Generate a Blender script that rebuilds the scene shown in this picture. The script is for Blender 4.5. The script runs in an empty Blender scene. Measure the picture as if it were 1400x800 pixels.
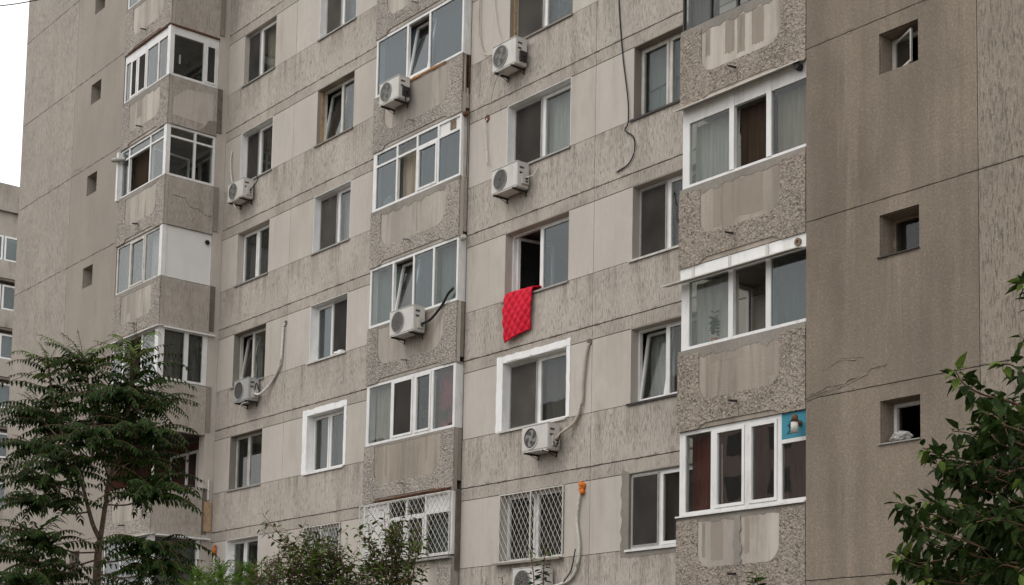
import bpy, bmesh, math, random
from mathutils import Vector, Matrix, Euler, noise as mnoise

random.seed(7)
scene = bpy.context.scene
COL = scene.collection
PI = math.pi

# ------------------------------------------------------------------ camera frame
CAM = Vector((0.0, -19.395, 1.6))
F_PX, CX, CY = 2129.5, 700.0, 790.4            # focal length and principal point in photo pixels (1400 x 800)
YAW, PIT, ROL = math.radians(50.867), math.radians(5.543), math.radians(1.112)
_f = Vector((-math.sin(YAW) * math.cos(PIT), math.cos(YAW) * math.cos(PIT), math.sin(PIT)))
_x = _f.cross(Vector((0, 0, 1))).normalized()
_u = _x.cross(_f)
AX = math.cos(ROL) * _x + math.sin(ROL) * _u
AU = -math.sin(ROL) * _x + math.cos(ROL) * _u


def at(px, py, dep):
    "world point seen at a photo pixel, dep metres along the view axis"
    return CAM + (_f + AX * ((px - CX) / F_PX) - AU * ((py - CY) / F_PX)) * dep


ZO = 17.351                                     # height of the storey joint number 0; joints count downwards


def J(k):
    return ZO - 2.7 * k


D = 1.70                                        # the end blocks and deep balconies stand this far in front of the main wall

# ------------------------------------------------------------------ object helpers
WLOC = {}


def link(o, parent=None, wloc=(0, 0, 0)):
    COL.objects.link(o)
    w = Vector(wloc)
    WLOC[o.name] = w
    if parent is not None:
        o.parent = parent
        o.location = w - WLOC[parent.name]
    else:
        o.location = w
    return o


def empty(name, loc, parent=None):
    o = bpy.data.objects.new(name, None)
    o.empty_display_size = 0.2
    return link(o, parent, loc)


def tag(o, label=None, cat=None, group=None, kind=None):
    if label: o['label'] = label
    if cat: o['category'] = cat
    if group: o['group'] = group
    if kind: o['kind'] = kind
    return o


class MB:
    "collects faces in world coordinates; build() links them as one mesh object"
    def __init__(s, xf=None):
        s.v, s.f, s.m, s.sm, s.xf, s.cur, s.smooth = [], [], [], [], xf, 0, False

    def vert(s, p):
        p = Vector(p)
        if s.xf: p = s.xf(p)
        s.v.append(p)
        return len(s.v) - 1

    def face(s, idx):
        s.f.append(list(idx)); s.m.append(s.cur); s.sm.append(s.smooth)

    def poly(s, pts):
        s.face([s.vert(p) for p in pts])

    def box(s, x0, x1, y0, y1, z0, z1):
        i = [s.vert(p) for p in ((x0, y0, z0), (x1, y0, z0), (x1, y1, z0), (x0, y1, z0), (x0, y0, z1), (x1, y0, z1), (x1, y1, z1), (x0, y1, z1))]
        for q in ((0, 3, 2, 1), (4, 5, 6, 7), (0, 1, 5, 4), (1, 2, 6, 5), (2, 3, 7, 6), (3, 0, 4, 7)):
            s.face([i[k] for k in q])

    def rbox(s, x0, x1, y0, y1, z0, z1, b=0.008):
        "box with chamfered edges on its front (low y) side"
        o = [(x0, y1, z0), (x1, y1, z0), (x1, y1, z1), (x0, y1, z1)]
        m = [(x0, y0 + b, z0), (x1, y0 + b, z0), (x1, y0 + b, z1), (x0, y0 + b, z1)]
        n = [(x0 + b, y0, z0 + b), (x1 - b, y0, z0 + b), (x1 - b, y0, z1 - b), (x0 + b, y0, z1 - b)]
        O, M, N = [[s.vert(p) for p in q] for q in (o, m, n)]
        s.face(N)
        s.face(O[::-1])
        for k in range(4):
            j = (k + 1) % 4
            s.face((M[k], M[j], N[j], N[k])); s.face((O[k], O[j], M[j], M[k]))

    def tube(s, pts, r, n=8, cap=True, r1=None):
        pts = [Vector(p) for p in pts]
        rings = []
        up = Vector((0, 0, 1))
        L = len(pts)
        for k, p in enumerate(pts):
            d = (pts[min(k + 1, L - 1)] - pts[max(k - 1, 0)]).normalized()
            a = d.cross(up if abs(d.dot(up)) < 0.95 else Vector((1, 0, 0))).normalized()
            b = d.cross(a)
            rr = r if r1 is None else r + (r1 - r) * k / max(1, L - 1)
            rings.append([s.vert(p + a * math.cos(t * 2 * PI / n) * rr + b * math.sin(t * 2 * PI / n) * rr) for t in range(n)])
        for k in range(L - 1):
            for t in range(n):
                u = (t + 1) % n
                s.face((rings[k][t], rings[k][u], rings[k + 1][u], rings[k + 1][t]))
        if cap:
            s.face(rings[0][::-1]); s.face(rings[-1])

    def disc(s, c, r, n=24, y=0):
        "disc facing -Y"
        s.face([s.vert((c[0] + math.cos(2 * PI * t / n) * r, y, c[1] + math.sin(2 * PI * t / n) * r)) for t in range(n)][::-1])

    def ring(s, c, r0, r1, y0, y1, n=28):
        "flat ring facing -Y with thickness y0..y1"
        A = [[s.vert((c[0] + math.cos(2 * PI * t / n) * r, y, c[1] + math.sin(2 * PI * t / n) * r)) for t in range(n)] for r, y in ((r0, y1), (r0, y0), (r1, y0), (r1, y1))]
        for k in range(3):
            for t in range(n):
                u = (t + 1) % n
                s.face((A[k][t], A[k][u], A[k + 1][u], A[k + 1][t]))

    def extrude(s, pts2, y0, y1, axis='x'):
        "prism from a 2D outline (u, z), from y0 (front) to y1"
        n = len(pts2)
        a = [s.vert((p[0], y0, p[1])) for p in pts2]
        b = [s.vert((p[0], y1, p[1])) for p in pts2]
        s.face(a); s.face(b[::-1])
        for k in range(n):
            j = (k + 1) % n
            s.face((a[j], a[k], b[k], b[j]))

    def build(s, name, mat, parent=None, loc=None):
        if loc is None:
            loc = WLOC[parent.name] if parent is not None else Vector((0, 0, 0))
        loc = Vector(loc)
        me = bpy.data.meshes.new(name)
        me.from_pydata([v - loc for v in s.v], [], s.f)
        for m in (mat if isinstance(mat, (list, tuple)) else [mat]):
            me.materials.append(m)
        me.polygons.foreach_set('material_index', s.m)
        me.polygons.foreach_set('use_smooth', s.sm)
        me.update()
        o = bpy.data.objects.new(name, me)
        return link(o, parent, loc)


def fix_normals(o):
    bm = bmesh.new(); bm.from_mesh(o.data)
    bmesh.ops.recalc_face_normals(bm, faces=bm.faces)
    bm.to_mesh(o.data); bm.free()
    return o


# ------------------------------------------------------------------ materials
class NT:
    def __init__(s, name):
        s.mat = bpy.data.materials.new(name)
        s.mat.use_nodes = True
        s.t = s.mat.node_tree
        s.t.nodes.clear()
        s.out = s.t.nodes.new('ShaderNodeOutputMaterial')

    def n(s, typ, **kw):
        x = s.t.nodes.new(typ)
        for k, v in kw.items():
            if k in x.bl_rna.properties and k != 'inputs': setattr(x, k, v)
        return x

    def l(s, a, b): s.t.links.new(a, b)

    def pos(s, sx=1, sy=None, sz=None, obj=False):
        sy = sx if sy is None else sy
        sz = sx if sz is None else sz
        if obj: src = s.n('ShaderNodeTexCoord').outputs['Object']
        else: src = s.n('ShaderNodeNewGeometry').outputs['Position']
        m = s.n('ShaderNodeMapping')
        m.inputs['Scale'].default_value = (sx, sy, sz)
        s.l(src, m.inputs['Vector'])
        return m.outputs['Vector']

    def noise(s, vec, scale=1, detail=3, rough=.55):
        x = s.n('ShaderNodeTexNoise')
        x.inputs['Scale'].default_value = scale
        x.inputs['Detail'].default_value = detail
        x.inputs['Roughness'].default_value = rough
        s.l(vec, x.inputs['Vector'])
        return x.outputs['Fac']

    def voro(s, vec, scale=1, out='Distance', feature='F1'):
        x = s.n('ShaderNodeTexVoronoi')
        x.feature = feature
        x.inputs['Scale'].default_value = scale
        s.l(vec, x.inputs['Vector'])
        return x.outputs[out]

    def ramp(s, fac, a, b, ca=0.0, cb=1.0):
        x = s.n('ShaderNodeMapRange')
        x.inputs['From Min'].default_value = a; x.inputs['From Max'].default_value = b
        x.inputs['To Min'].default_value = ca; x.inputs['To Max'].default_value = cb
        s.l(fac, x.inputs['Value'])
        return x.outputs['Result']

    def math(s, op, a, b=None):
        x = s.n('ShaderNodeMath'); x.operation = op
        for k, v in enumerate((a, b)):
            if v is None: continue
            if isinstance(v, (int, float)): x.inputs[k].default_value = v
            else: s.l(v, x.inputs[k])
        return x.outputs[0]

    def mix(s, fac, a, b, mode='MIX'):
        x = s.n('ShaderNodeMix'); x.data_type = 'RGBA'; x.blend_type = mode
        if isinstance(fac, (int, float)): x.inputs[0].default_value = fac
        else: s.l(fac, x.inputs[0])
        for k, v in ((6, a), (7, b)):
            if isinstance(v, tuple): x.inputs[k].default_value = (*v[:3], 1)
            else: s.l(v, x.inputs[k])
        return x.outputs[2]

    def bump(s, h, dist=.01, strength=.6):
        x = s.n('ShaderNodeBump')
        x.inputs['Distance'].default_value = dist; x.inputs['Strength'].default_value = strength
        s.l(h, x.inputs['Height'])
        return x.outputs['Normal']

    def principled(s, col, rough=.85, normal=None, metal=0, spec=.3):
        x = s.n('ShaderNodeBsdfPrincipled')
        if isinstance(col, tuple): x.inputs['Base Color'].default_value = (*col[:3], 1)
        else: s.l(col, x.inputs['Base Color'])
        if isinstance(rough, (int, float)): x.inputs['Roughness'].default_value = rough
        else: s.l(rough, x.inputs['Roughness'])
        x.inputs['Metallic'].default_value = metal
        x.inputs['Specular IOR Level'].default_value = spec
        if normal is not None: s.l(normal, x.inputs['Normal'])
        s.l(x.outputs[0], s.out.inputs['Surface'])
        return x


def plain(name, col, rough=.6, var=.12, scale=6, metal=0, spec=.3, dirt=None, dirt_amt=.5):
    "paint or plastic with slight mottling, optional dirt patches"
    t = NT(name)
    f = t.noise(t.pos(scale), 1, 3)
    c = t.mix(t.ramp(f, .3, .7), tuple(x * (1 - var) for x in col), tuple(min(1, x * (1 + var)) for x in col))
    if dirt:
        g = t.noise(t.pos(scale * 1.7, scale * 1.7, scale * .4), 1, 5, .65)
        c = t.mix(t.ramp(g, .52, .75, 0, dirt_amt), c, dirt)
    t.principled(c, rough, None, metal, spec)
    return t.mat


def wall_mat(name, base, comb=0.0, grain=0.0, blotch=.25, stain=(.17, .135, .10), stain_amt=.45, lines=True, sill=False, bands=0, sx=1.0, tint=(.30, .27, .22), bumpd=.010):
    """weathered render: comb = vertical scratches, grain = fine stucco, blotch = large uneven patches, stain = brown run marks"""
    t = NT(name)
    g1 = t.noise(t.pos(.8, .8, .45), 1, 4, .6)
    c = t.mix(t.ramp(g1, .3, .7), tuple(x * (1 - blotch) for x in base), tuple(x * (1 + blotch * .75) for x in base))
    g2 = t.noise(t.pos(9, 9, 5), 1, 4, .65)
    c = t.mix(t.ramp(g2, .35, .7, 0, .45), c, tint)
    h = None
    # run marks, long in height
    r = t.noise(t.pos(2.6 * sx, 2.6 * sx, .32), 1, 5, .6)
    r2 = t.noise(t.pos(.7, .7, .7), 1.3, 3)
    run = t.math('MULTIPLY', t.ramp(r, .5, .72), t.ramp(r2, .38, .62))
    c = t.mix(t.math('MULTIPLY', run, stain_amt), c, stain)
    r3 = t.noise(t.pos(13, 13, .9), 1, 3, .6)
    run3 = t.math('MULTIPLY', t.ramp(r3, .56, .72), t.ramp(r2, .62, .4))
    c = t.mix(t.math('MULTIPLY', run3, stain_amt * .55), c, tuple(x * .8 for x in stain))
    if bands:
        # broad pale and dark rain marks running down the wall
        bn = t.noise(t.pos(1.5, 1.5, .10), 1, 4, .6)
        bn2 = t.noise(t.pos(.8, .8, .55), 1, 3)
        c = t.mix(t.math('MULTIPLY', t.ramp(bn, .50, .60, 0, .6), t.ramp(bn2, .3, .6, .3, 1)), c, tuple(x * .62 for x in base))
        c = t.mix(t.ramp(bn, .47, .38, 0, .6), c, tuple(x * 1.32 for x in base))
    if comb > 0:
        w = t.noise(t.pos(36, 36, 6.0), 1, 4, .68)
        gate = t.noise(t.pos(2.2, 2.2, 1.6), 1, 3)
        sc = t.math('MULTIPLY', t.ramp(w, .52, .64), t.ramp(gate, .3, .6, .45, 1))
        c = t.mix(t.math('MULTIPLY', sc, comb), c, tuple(x * .34 for x in base))
        w2 = t.noise(t.pos(26, 26, 8), 1.3, 4, .75)
        c = t.mix(t.ramp(w2, .5, .68, 0, comb * .8), c, tuple(min(1, x * 1.5) for x in base))
        h = t.math('SUBTRACT', w2, sc)
    if grain > 0:
        q = t.noise(t.pos(27), 1, 4, .75)
        q2 = t.noise(t.pos(9, 9, 7), 1, 3, .6)
        c = t.mix(t.ramp(q, .35, .68, 0, grain * .5), tuple(x * .72 for x in base), c) if False else t.mix(t.ramp(q, .62, .36, 0, grain * .6), c, tuple(x * .55 for x in base))
        c = t.mix(t.ramp(q, .55, .75, 0, grain * .5), c, tuple(min(1, x * 1.5) for x in base))
        h = t.math('ADD', q, t.math('MULTIPLY', q2, .6)) if h is None else t.math('ADD', h, q)
    if lines:
        # crumbled mortar beside the storey joints
        sep = t.n('ShaderNodeSeparateXYZ'); t.l(t.n('ShaderNodeNewGeometry').outputs['Position'], sep.inputs[0])
        zz = t.math('SUBTRACT', sep.outputs['Z'], ZO - 27.0 - 1.35)
        zz = t.math('ABSOLUTE', t.math('SUBTRACT', t.math('MODULO', zz, 2.7), 1.35))
        nz = t.noise(t.pos(3.5, 3.5, 14), 1, 5, .7)
        m = t.math('SUBTRACT', t.ramp(nz, .46, .8, 0, .11), zz)
        c = t.mix(t.ramp(m, 0, .012, 0, .55), c, (.12, .10, .08))
    if sill:
        # dirty runs below the window line, by the height inside the storey
        sep = t.n('ShaderNodeSeparateXYZ'); t.l(t.n('ShaderNodeNewGeometry').outputs['Position'], sep.inputs[0])
        zz = t.math('MODULO', t.math('SUBTRACT', sep.outputs['Z'], ZO - 27.0), 2.7)
        top = t.ramp(zz, .25, 1.02)
        rs = t.noise(t.pos(5, 5, .35), 1, 4, .65)
        m = t.math('MULTIPLY', t.ramp(rs, .47, .7), top)
        c = t.mix(t.math('MULTIPLY', m, .72), c, (.15, .118, .09))
    n = t.bump(h, bumpd, .8) if h is not None else t.bump(g2, .004, .5)
    t.principled(c, .92, n, 0, .15)
    return t.mat


def pebble_mat(name, base, dark=(.105, .088, .073), sc=1.0):
    "roughcast thrown on in worms and pebbles"
    t = NT(name)
    v = t.pos(1)
    wob = t.n('ShaderNodeTexNoise'); wob.inputs['Scale'].default_value = 14 * sc
    t.l(v, wob.inputs['Vector'])
    add = t.n('ShaderNodeVectorMath'); add.operation = 'MULTIPLY_ADD'
    t.l(wob.outputs['Color'], add.inputs[0]); add.inputs[1].default_value = (.09, .09, .09); t.l(v, add.inputs[2])
    d = t.voro(add.outputs[0], 26 * sc)
    n1 = t.noise(add.outputs[0], 22 * sc, 4, .72)
    ridge = t.math('ABSOLUTE', t.math('SUBTRACT', t.noise(add.outputs[0], 17 * sc, 2, .5), .5))
    h = t.math('SUBTRACT', n1, t.math('ADD', t.math('MULTIPLY', d, .45), t.math('MULTIPLY', ridge, 1.6)))
    g1 = t.noise(t.pos(1.6, 1.6, .6), 1, 4, .6)
    c = t.mix(t.ramp(g1, .36, .66), tuple(x * .78 for x in base), tuple(x * 1.1 for x in base))
    c = t.mix(t.ramp(h, .10, -.16, 0, .8), c, dark)
    c = t.mix(t.ramp(h, .16, .34, 0, .8), c, tuple(min(1, x * 1.42) for x in base))
    t.principled(c, .95, t.bump(h, .035, 1.0), 0, .12)
    return t.mat


def glass_mat(name, tint=(.93, .96, .95), f0=.05, mul=1.0, dust=.06):
    t = NT(name)
    lw = t.n('ShaderNodeLayerWeight'); lw.inputs['Blend'].default_value = .5
    p = t.math('POWER', lw.outputs['Facing'], 4.2)
    fac = t.math('ADD', t.math('MULTIPLY', p, (1 - f0) * mul), f0)
    tr = t.n('ShaderNodeBsdfTransparent'); tr.inputs[0].default_value = (*tint, 1)
    gl = t.n('ShaderNodeBsdfGlossy'); gl.inputs['Roughness'].default_value = .0
    w = t.noise(t.pos(1.6), 1, 2)
    t.l(t.bump(w, .012, .12), gl.inputs['Normal'])
    m = t.n('ShaderNodeMixShader')
    t.l(fac, m.inputs[0]); t.l(tr.outputs[0], m.inputs[1]); t.l(gl.outputs[0], m.inputs[2])
    df = t.n('ShaderNodeBsdfDiffuse'); df.inputs[0].default_value = (.32, .31, .29, 1)
    dn = t.noise(t.pos(4, 4, 1.2), 1, 4, .7)
    m2 = t.n('ShaderNodeMixShader')
    t.l(t.ramp(dn, .35, .8, dust * .3, dust * 2.0), m2.inputs[0]); t.l(m.outputs[0], m2.inputs[1]); t.l(df.outputs[0], m2.inputs[2])
    t.l(m2.outputs[0], t.out.inputs['Surface'])
    return t.mat


def cloth_mat(name, col, var=.2, trans=.25, stripes=0):
    t = NT(name)
    f = t.noise(t.pos(18, 18, 1.2), 1, 3)
    c = t.mix(t.ramp(f, .3, .7), tuple(x * (1 - var) for x in col), tuple(min(1, x * (1 + var)) for x in col))
    if stripes:
        q = t.voro(t.pos(9), 1.6)
        c = t.mix(t.ramp(q, .3, .5, .55, 0), c, tuple(x * .45 for x in col))
    a = t.n('ShaderNodeBsdfDiffuse'); b = t.n('ShaderNodeBsdfTranslucent')
    t.l(c, a.inputs[0]); t.l(c, b.inputs[0])
    m = t.n('ShaderNodeMixShader'); m.inputs[0].default_value = trans
    t.l(a.outputs[0], m.inputs[1]); t.l(b.outputs[0], m.inputs[2])
    t.l(m.outputs[0], t.out.inputs['Surface'])
    return t.mat


def screen_mat(name, col, open_=.35):
    "fine insect mesh, woven too fine to see its threads"
    t = NT(name)
    tr = t.n('ShaderNodeBsdfTransparent')
    df = t.n('ShaderNodeBsdfDiffuse')
    f = t.noise(t.pos(2.2, 2.2, 1.4), 1, 3)
    t.l(t.mix(t.ramp(f, .3, .7), tuple(x * .75 for x in col), tuple(x * 1.25 for x in col)), df.inputs[0])
    m = t.n('ShaderNodeMixShader'); m.inputs[0].default_value = 1 - open_
    t.l(tr.outputs[0], m.inputs[1]); t.l(df.outputs[0], m.inputs[2])
    t.l(m.outputs[0], t.out.inputs['Surface'])
    return t.mat


def leaf_mat(name, c1, c2, tip=None, rough=.45):
    t = NT(name)
    f = t.noise(t.pos(7), 1, 2)
    c = t.mix(t.ramp(f, .35, .65), c1, c2)
    g = t.noise(t.pos(23), 1, 1)
    c = t.mix(t.ramp(g, .56, .7, 0, .7), c, tip or c2)
    p = t.n('ShaderNodeBsdfPrincipled')
    t.l(c, p.inputs['Base Color']); p.inputs['Roughness'].default_value = rough; p.inputs['Specular IOR Level'].default_value = .10
    tl = t.n('ShaderNodeBsdfTranslucent'); t.l(c, tl.inputs[0])
    m = t.n('ShaderNodeMixShader'); m.inputs[0].default_value = .22
    t.l(p.outputs[0], m.inputs[1]); t.l(tl.outputs[0], m.inputs[2])
    t.l(m.outputs[0], t.out.inputs['Surface'])
    return t.mat


M = {}
M['rough'] = wall_mat('combed_render', (.465, .420, .370), comb=.55, sill=True, blotch=.18, stain=(.195, .153, .118), stain_amt=.65, tint=(.41, .367, .32))
M['lintel'] = wall_mat('combed_render_lintel', (.435, .391, .342), comb=.45, blotch=.24, stain=(.18, .142, .11), stain_amt=.65, tint=(.38, .34, .295))
M['plaster'] = wall_mat('smooth_plaster', (.515, .474, .425), blotch=.10, stain_amt=.45, stain=(.31, .27, .225), tint=(.445, .407, .36), lines=False)
M['plaster_warm'] = wall_mat('smooth_plaster_warm', (.49, .447, .397), blotch=.14, stain_amt=.55, stain=(.29, .25, .205), tint=(.425, .385, .338), lines=False)
M['end_rough'] = wall_mat('end_wall_combed_render', (.375, .336, .295), comb=.5, blotch=.12, stain_amt=.3)
M['end_stucco_left'] = wall_mat('end_wall_stucco', (.34, .301, .262), grain=.3, blotch=.13, stain_amt=.3)
M['end_stucco_right'] = wall_mat('end_wall_brown_stucco', (.262, .217, .172), grain=.9, blotch=.30, stain=(.125, .097, .073), stain_amt=.7, sx=.4, tint=(.22, .181, .143), bumpd=.008, bands=1)
M['end_rough_right'] = wall_mat('end_wall_right_combed_render', (.295, .250, .205), comb=.65, grain=.5, blotch=.14, stain_amt=.25)
M['pebble'] = pebble_mat('roughcast', (.38, .343, .302), dark=(.135, .116, .097))
M['pebble_dark'] = pebble_mat('roughcast_coarse', (.315, .272, .228), dark=(.125, .102, .082), sc=.9)
M['inset'] = wall_mat('inset_plaster', (.435, .393, .346), blotch=.14, stain=(.22, .175, .135), stain_amt=1.0, sx=1.3, lines=False, bands=1)
M['inset_brown'] = wall_mat('inset_plaster_brown', (.34, .295, .248), grain=.15, blotch=.2, stain=(.18, .135, .10), stain_amt=1.0, sx=1.3, lines=False, bands=1)
M['damp'] = wall_mat('damp_inset_plaster', (.30, .257, .215), blotch=.22, stain=(.18, .14, .105), stain_amt=.8, sx=1.6, lines=False)
M['side_plaster'] = wall_mat('balcony_side_plaster', (.43, .388, .341), comb=.42, blotch=.15, stain_amt=.5, lines=False)
M['concrete'] = wall_mat('grey_concrete', (.27, .245, .215), grain=.6, blotch=.3, stain_amt=.5, lines=False)
M['concrete_dark'] = wall_mat('dark_concrete', (.13, .112, .094), grain=.6, blotch=.35, stain_amt=.5, lines=False)
M['mortar'] = wall_mat('grey_mortar', (.265, .245, .218), grain=.5, blotch=.3, stain_amt=.4, lines=False)
M['joint'] = plain('joint_bitumen', (.105, .088, .072), .95, .3)  # dark filler colour of the joints, cracks and wall core
M['pvc'] = plain('white_pvc', (.72, .715, .70), .42, .06, 4, dirt=(.38, .35, .30), dirt_amt=.5)
M['pvc_dirty'] = plain('weathered_white_paint', (.54, .52, .475), .6, .12, 5, dirt=(.27, .23, .185), dirt_amt=.65)
M['white_paint'] = plain('white_wall_paint', (.82, .82, .81), .8, .05, 5, dirt=(.58, .55, .5), dirt_amt=.5)
M['panel_white'] = plain('white_sandwich_panel', (.70, .69, .67), .5, .03, 1.5, dirt=(.5, .47, .42), dirt_amt=.2)
M['wood'] = plain('old_brown_wood', (.17, .122, .085), .75, .3, 9, dirt=(.33, .29, .24), dirt_amt=.6)
M['wood_pale'] = plain('bare_wood', (.36, .25, .15), .75, .3, 9)
M['grey_metal'] = plain('grey_metal', (.30, .29, .27), .5, .15, 6, metal=.3)
M['dark_metal'] = plain('dark_metal', (.045, .04, .037), .5, .2, 6, metal=.3)
M['rust'] = plain('rust', (.125, .060, .036), .9, .5, 16, dirt=(.07, .05, .04), dirt_amt=.8)
M['foam'] = plain('orange_mounting_foam', (.36, .20, .095), .9, .5, 22, dirt=(.32, .27, .22), dirt_amt=1.0)
M['foam_pale'] = plain('aged_mounting_foam', (.42, .29, .17), .95, .3, 22, dirt=(.33, .28, .22), dirt_amt=.7)
M['orange'] = plain('orange_foam_plug', (.62, .17, .025), .85, .25, 25)
M['glass'] = glass_mat('window_glass', (.85, .88, .87), f0=.030, dust=.015)
M['glass_sky'] = glass_mat('reflective_glass', (.66, .74, .76), .065, 1.0, .02)
M['glass_mirror'] = glass_mat('dark_backed_glass', (.7, .72, .72), .16, 1.0, .01)
M['glass_dark'] = glass_mat('clear_glass', (.9, .93, .92), .03, .8, .02)
M['room'] = plain('room_wall_paint', (.28, .24, .20), .9, .15, 2)
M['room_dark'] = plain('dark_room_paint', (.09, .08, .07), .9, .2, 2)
M['room_red'] = plain('dark_red_loggia_paint', (.085, .030, .022), .9, .25, 3)
M['slab'] = plain('slab_concrete', (.22, .20, .18), .9, .2, 3)
M['screen'] = screen_mat('insect_mesh', (.062, .058, .054), .30)
M['screen_pale'] = screen_mat('pale_insect_mesh', (.10, .094, .086), .25)
M['cur_white'] = cloth_mat('white_curtain', (.46, .44, .405))
M['cur_grey'] = cloth_mat('grey_curtain', (.15, .142, .13))
M['cur_beige'] = cloth_mat('beige_curtain', (.38, .33, .26))
M['cur_blue'] = cloth_mat('blue_grey_curtain', (.15, .17, .19), stripes=1)
M['cur_green'] = cloth_mat('pale_green_curtain', (.22, .26, .24), var=.08)
M['cur_dark'] = cloth_mat('dark_curtain_and_backing', (.05, .045, .04))  # also the added dark backing behind the mirroring balcony glass
M['refl_teal'] = cloth_mat('teal_reflection_sheet', (.12, .145, .152), var=.06)  # mirrored sky put into the colour of sheets behind the glass
M['cur_pink'] = cloth_mat('pink_curtain', (.30, .085, .09), stripes=1)
M['cur_red'] = cloth_mat('brick_red_curtain', (.16, .045, .035))
M['cur_brown'] = cloth_mat('brown_curtain_and_interior', (.06, .043, .031))  # also stands in for the dark interior behind an open light
M['red'] = plain('red_quilt_cloth', (.60, .012, .035), .75, .12, 14, spec=.2)
M['ac'] = plain('air_conditioner_casing', (.56, .545, .51), .45, .05, 4, dirt=(.36, .32, .26), dirt_amt=.4)
M['ac_grey'] = plain('grey_air_conditioner_casing', (.36, .36, .35), .45, .06, 4, dirt=(.25, .22, .18), dirt_amt=.4)
M['ac_fan'] = plain('pale_fan_blade', (.21, .205, .185), .5, .08)
M['ac_dark'] = plain('dark_opening_colour', (.065, .062, .057), .7, .2)  # shade of the fan hollow put into colour; shared by other dark openings
M['ac_cover'] = plain('valve_cover', (.50, .48, .44), .5, .08)
M['hose_white'] = plain('white_pipe_wrap', (.56, .54, .49), .7, .2, 20, dirt=(.3, .27, .22), dirt_amt=.5)
M['hose_foil'] = plain('foil_pipe_wrap', (.58, .56, .53), .45, .3, 40, metal=.2)
M['hose_beige'] = plain('beige_conduit', (.44, .39, .33), .7, .12, 8)
M['black'] = plain('black_rubber', (.018, .017, .016), .6, .2)
M['blue'] = plain('teal_blue_panel', (.045, .23, .31), .6, .06, 5)
M['bark'] = plain('grey_brown_bark', (.10, .070, .050), .9, .35, 18)
M['twig'] = plain('reddish_twig', (.12, .065, .04), .85, .3, 18)
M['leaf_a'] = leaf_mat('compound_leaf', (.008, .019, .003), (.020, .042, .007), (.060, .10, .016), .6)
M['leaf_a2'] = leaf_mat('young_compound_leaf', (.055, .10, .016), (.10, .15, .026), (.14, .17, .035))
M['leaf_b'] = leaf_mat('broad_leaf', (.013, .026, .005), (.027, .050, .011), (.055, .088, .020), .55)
M['leaf_b2'] = leaf_mat('young_broad_leaf', (.065, .11, .018), (.11, .155, .028))
M['leaf_c'] = leaf_mat('shrub_leaf', (.034, .056, .012), (.068, .10, .024), (.13, .165, .042))
M['leaf_d'] = leaf_mat('feathery_leaf', (.055, .115, .014), (.095, .165, .024), (.13, .20, .03))
M['leaf_e'] = leaf_mat('grey_green_leaf', (.05, .068, .03), (.085, .105, .048), (.13, .14, .07))
M['ground'] = wall_mat('yard_soil', (.075, .062, .045), grain=.6, blotch=.35, stain_amt=.3, lines=False)
M['asphalt'] = wall_mat('asphalt', (.05, .049, .047), grain=.6, blotch=.25, stain_amt=.2, lines=False)
M['far_wall'] = wall_mat('far_concrete', (.40, .36, .32), blotch=.2, stain_amt=.7, lines=False)
M['far_wall2'] = wall_mat('far_grey_concrete', (.33, .30, .265), blotch=.35, stain_amt=.9, lines=False)
M['opp_pink'] = wall_mat('opposite_pink_render', (.33, .235, .21), blotch=.2, stain_amt=.3, lines=False)
M['opp_pale'] = wall_mat('opposite_pale_render', (.40, .36, .32), blotch=.2, stain_amt=.3, lines=False)
M['plant_green'] = leaf_mat('house_plant_leaf', (.03, .06, .02), (.06, .10, .03))
M['terracotta'] = plain('terracotta', (.30, .12, .07), .85, .15)
M['rag'] = plain('grey_white_rag', (.30, .29, .265), .9, .45, 40)

# ------------------------------------------------------------------ the block of flats
BX = -27.0
block = empty('apartment_block', (BX, 0, 0))
tag(block, 'weathered grey concrete apartment block with enclosed balconies and white framed windows, filling the picture', 'apartment block')

XL0, XLS, XL1 = -46.44, -42.46, -39.15          # left end block: outer edge, seam, inner edge
XR1, XRS, XR0 = -14.925, -11.93, -7.6           # right end block: inner edge, seam, outer edge
KTOP, KBOT = -4, 6
ZTOP = J(KTOP)
WT, WB = -.26, -1.67                            # window top and bottom below its joint
AXS = (-35.50, -33.87); BXS = (-31.75, -30.12); CXS = (-24.27, -22.29); DXS = (-20.51, -18.54)
MX = (-28.93, -25.58)
LX = (-39.13, -36.33)
RX = (-17.61, -14.945)

openings = []
for k in range(-3, 5):
    for xs in (AXS, BXS, CXS, DXS):
        openings.append((xs[0], xs[1], J(k) + WB, J(k) + WT))
for k in range(-3, 5):
    openings.append((MX[0] + .12, MX[1] - .12, J(k) - 1.47, J(k) - .04))       # rooms behind the shallow middle balconies
    openings.append((-38.75, -37.15, J(k) - 2.4, J(k) - .35))      # doors and windows at the back of the left balconies
    openings.append((-17.2, -15.5, J(k) - 2.4, J(k) - .35))


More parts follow.
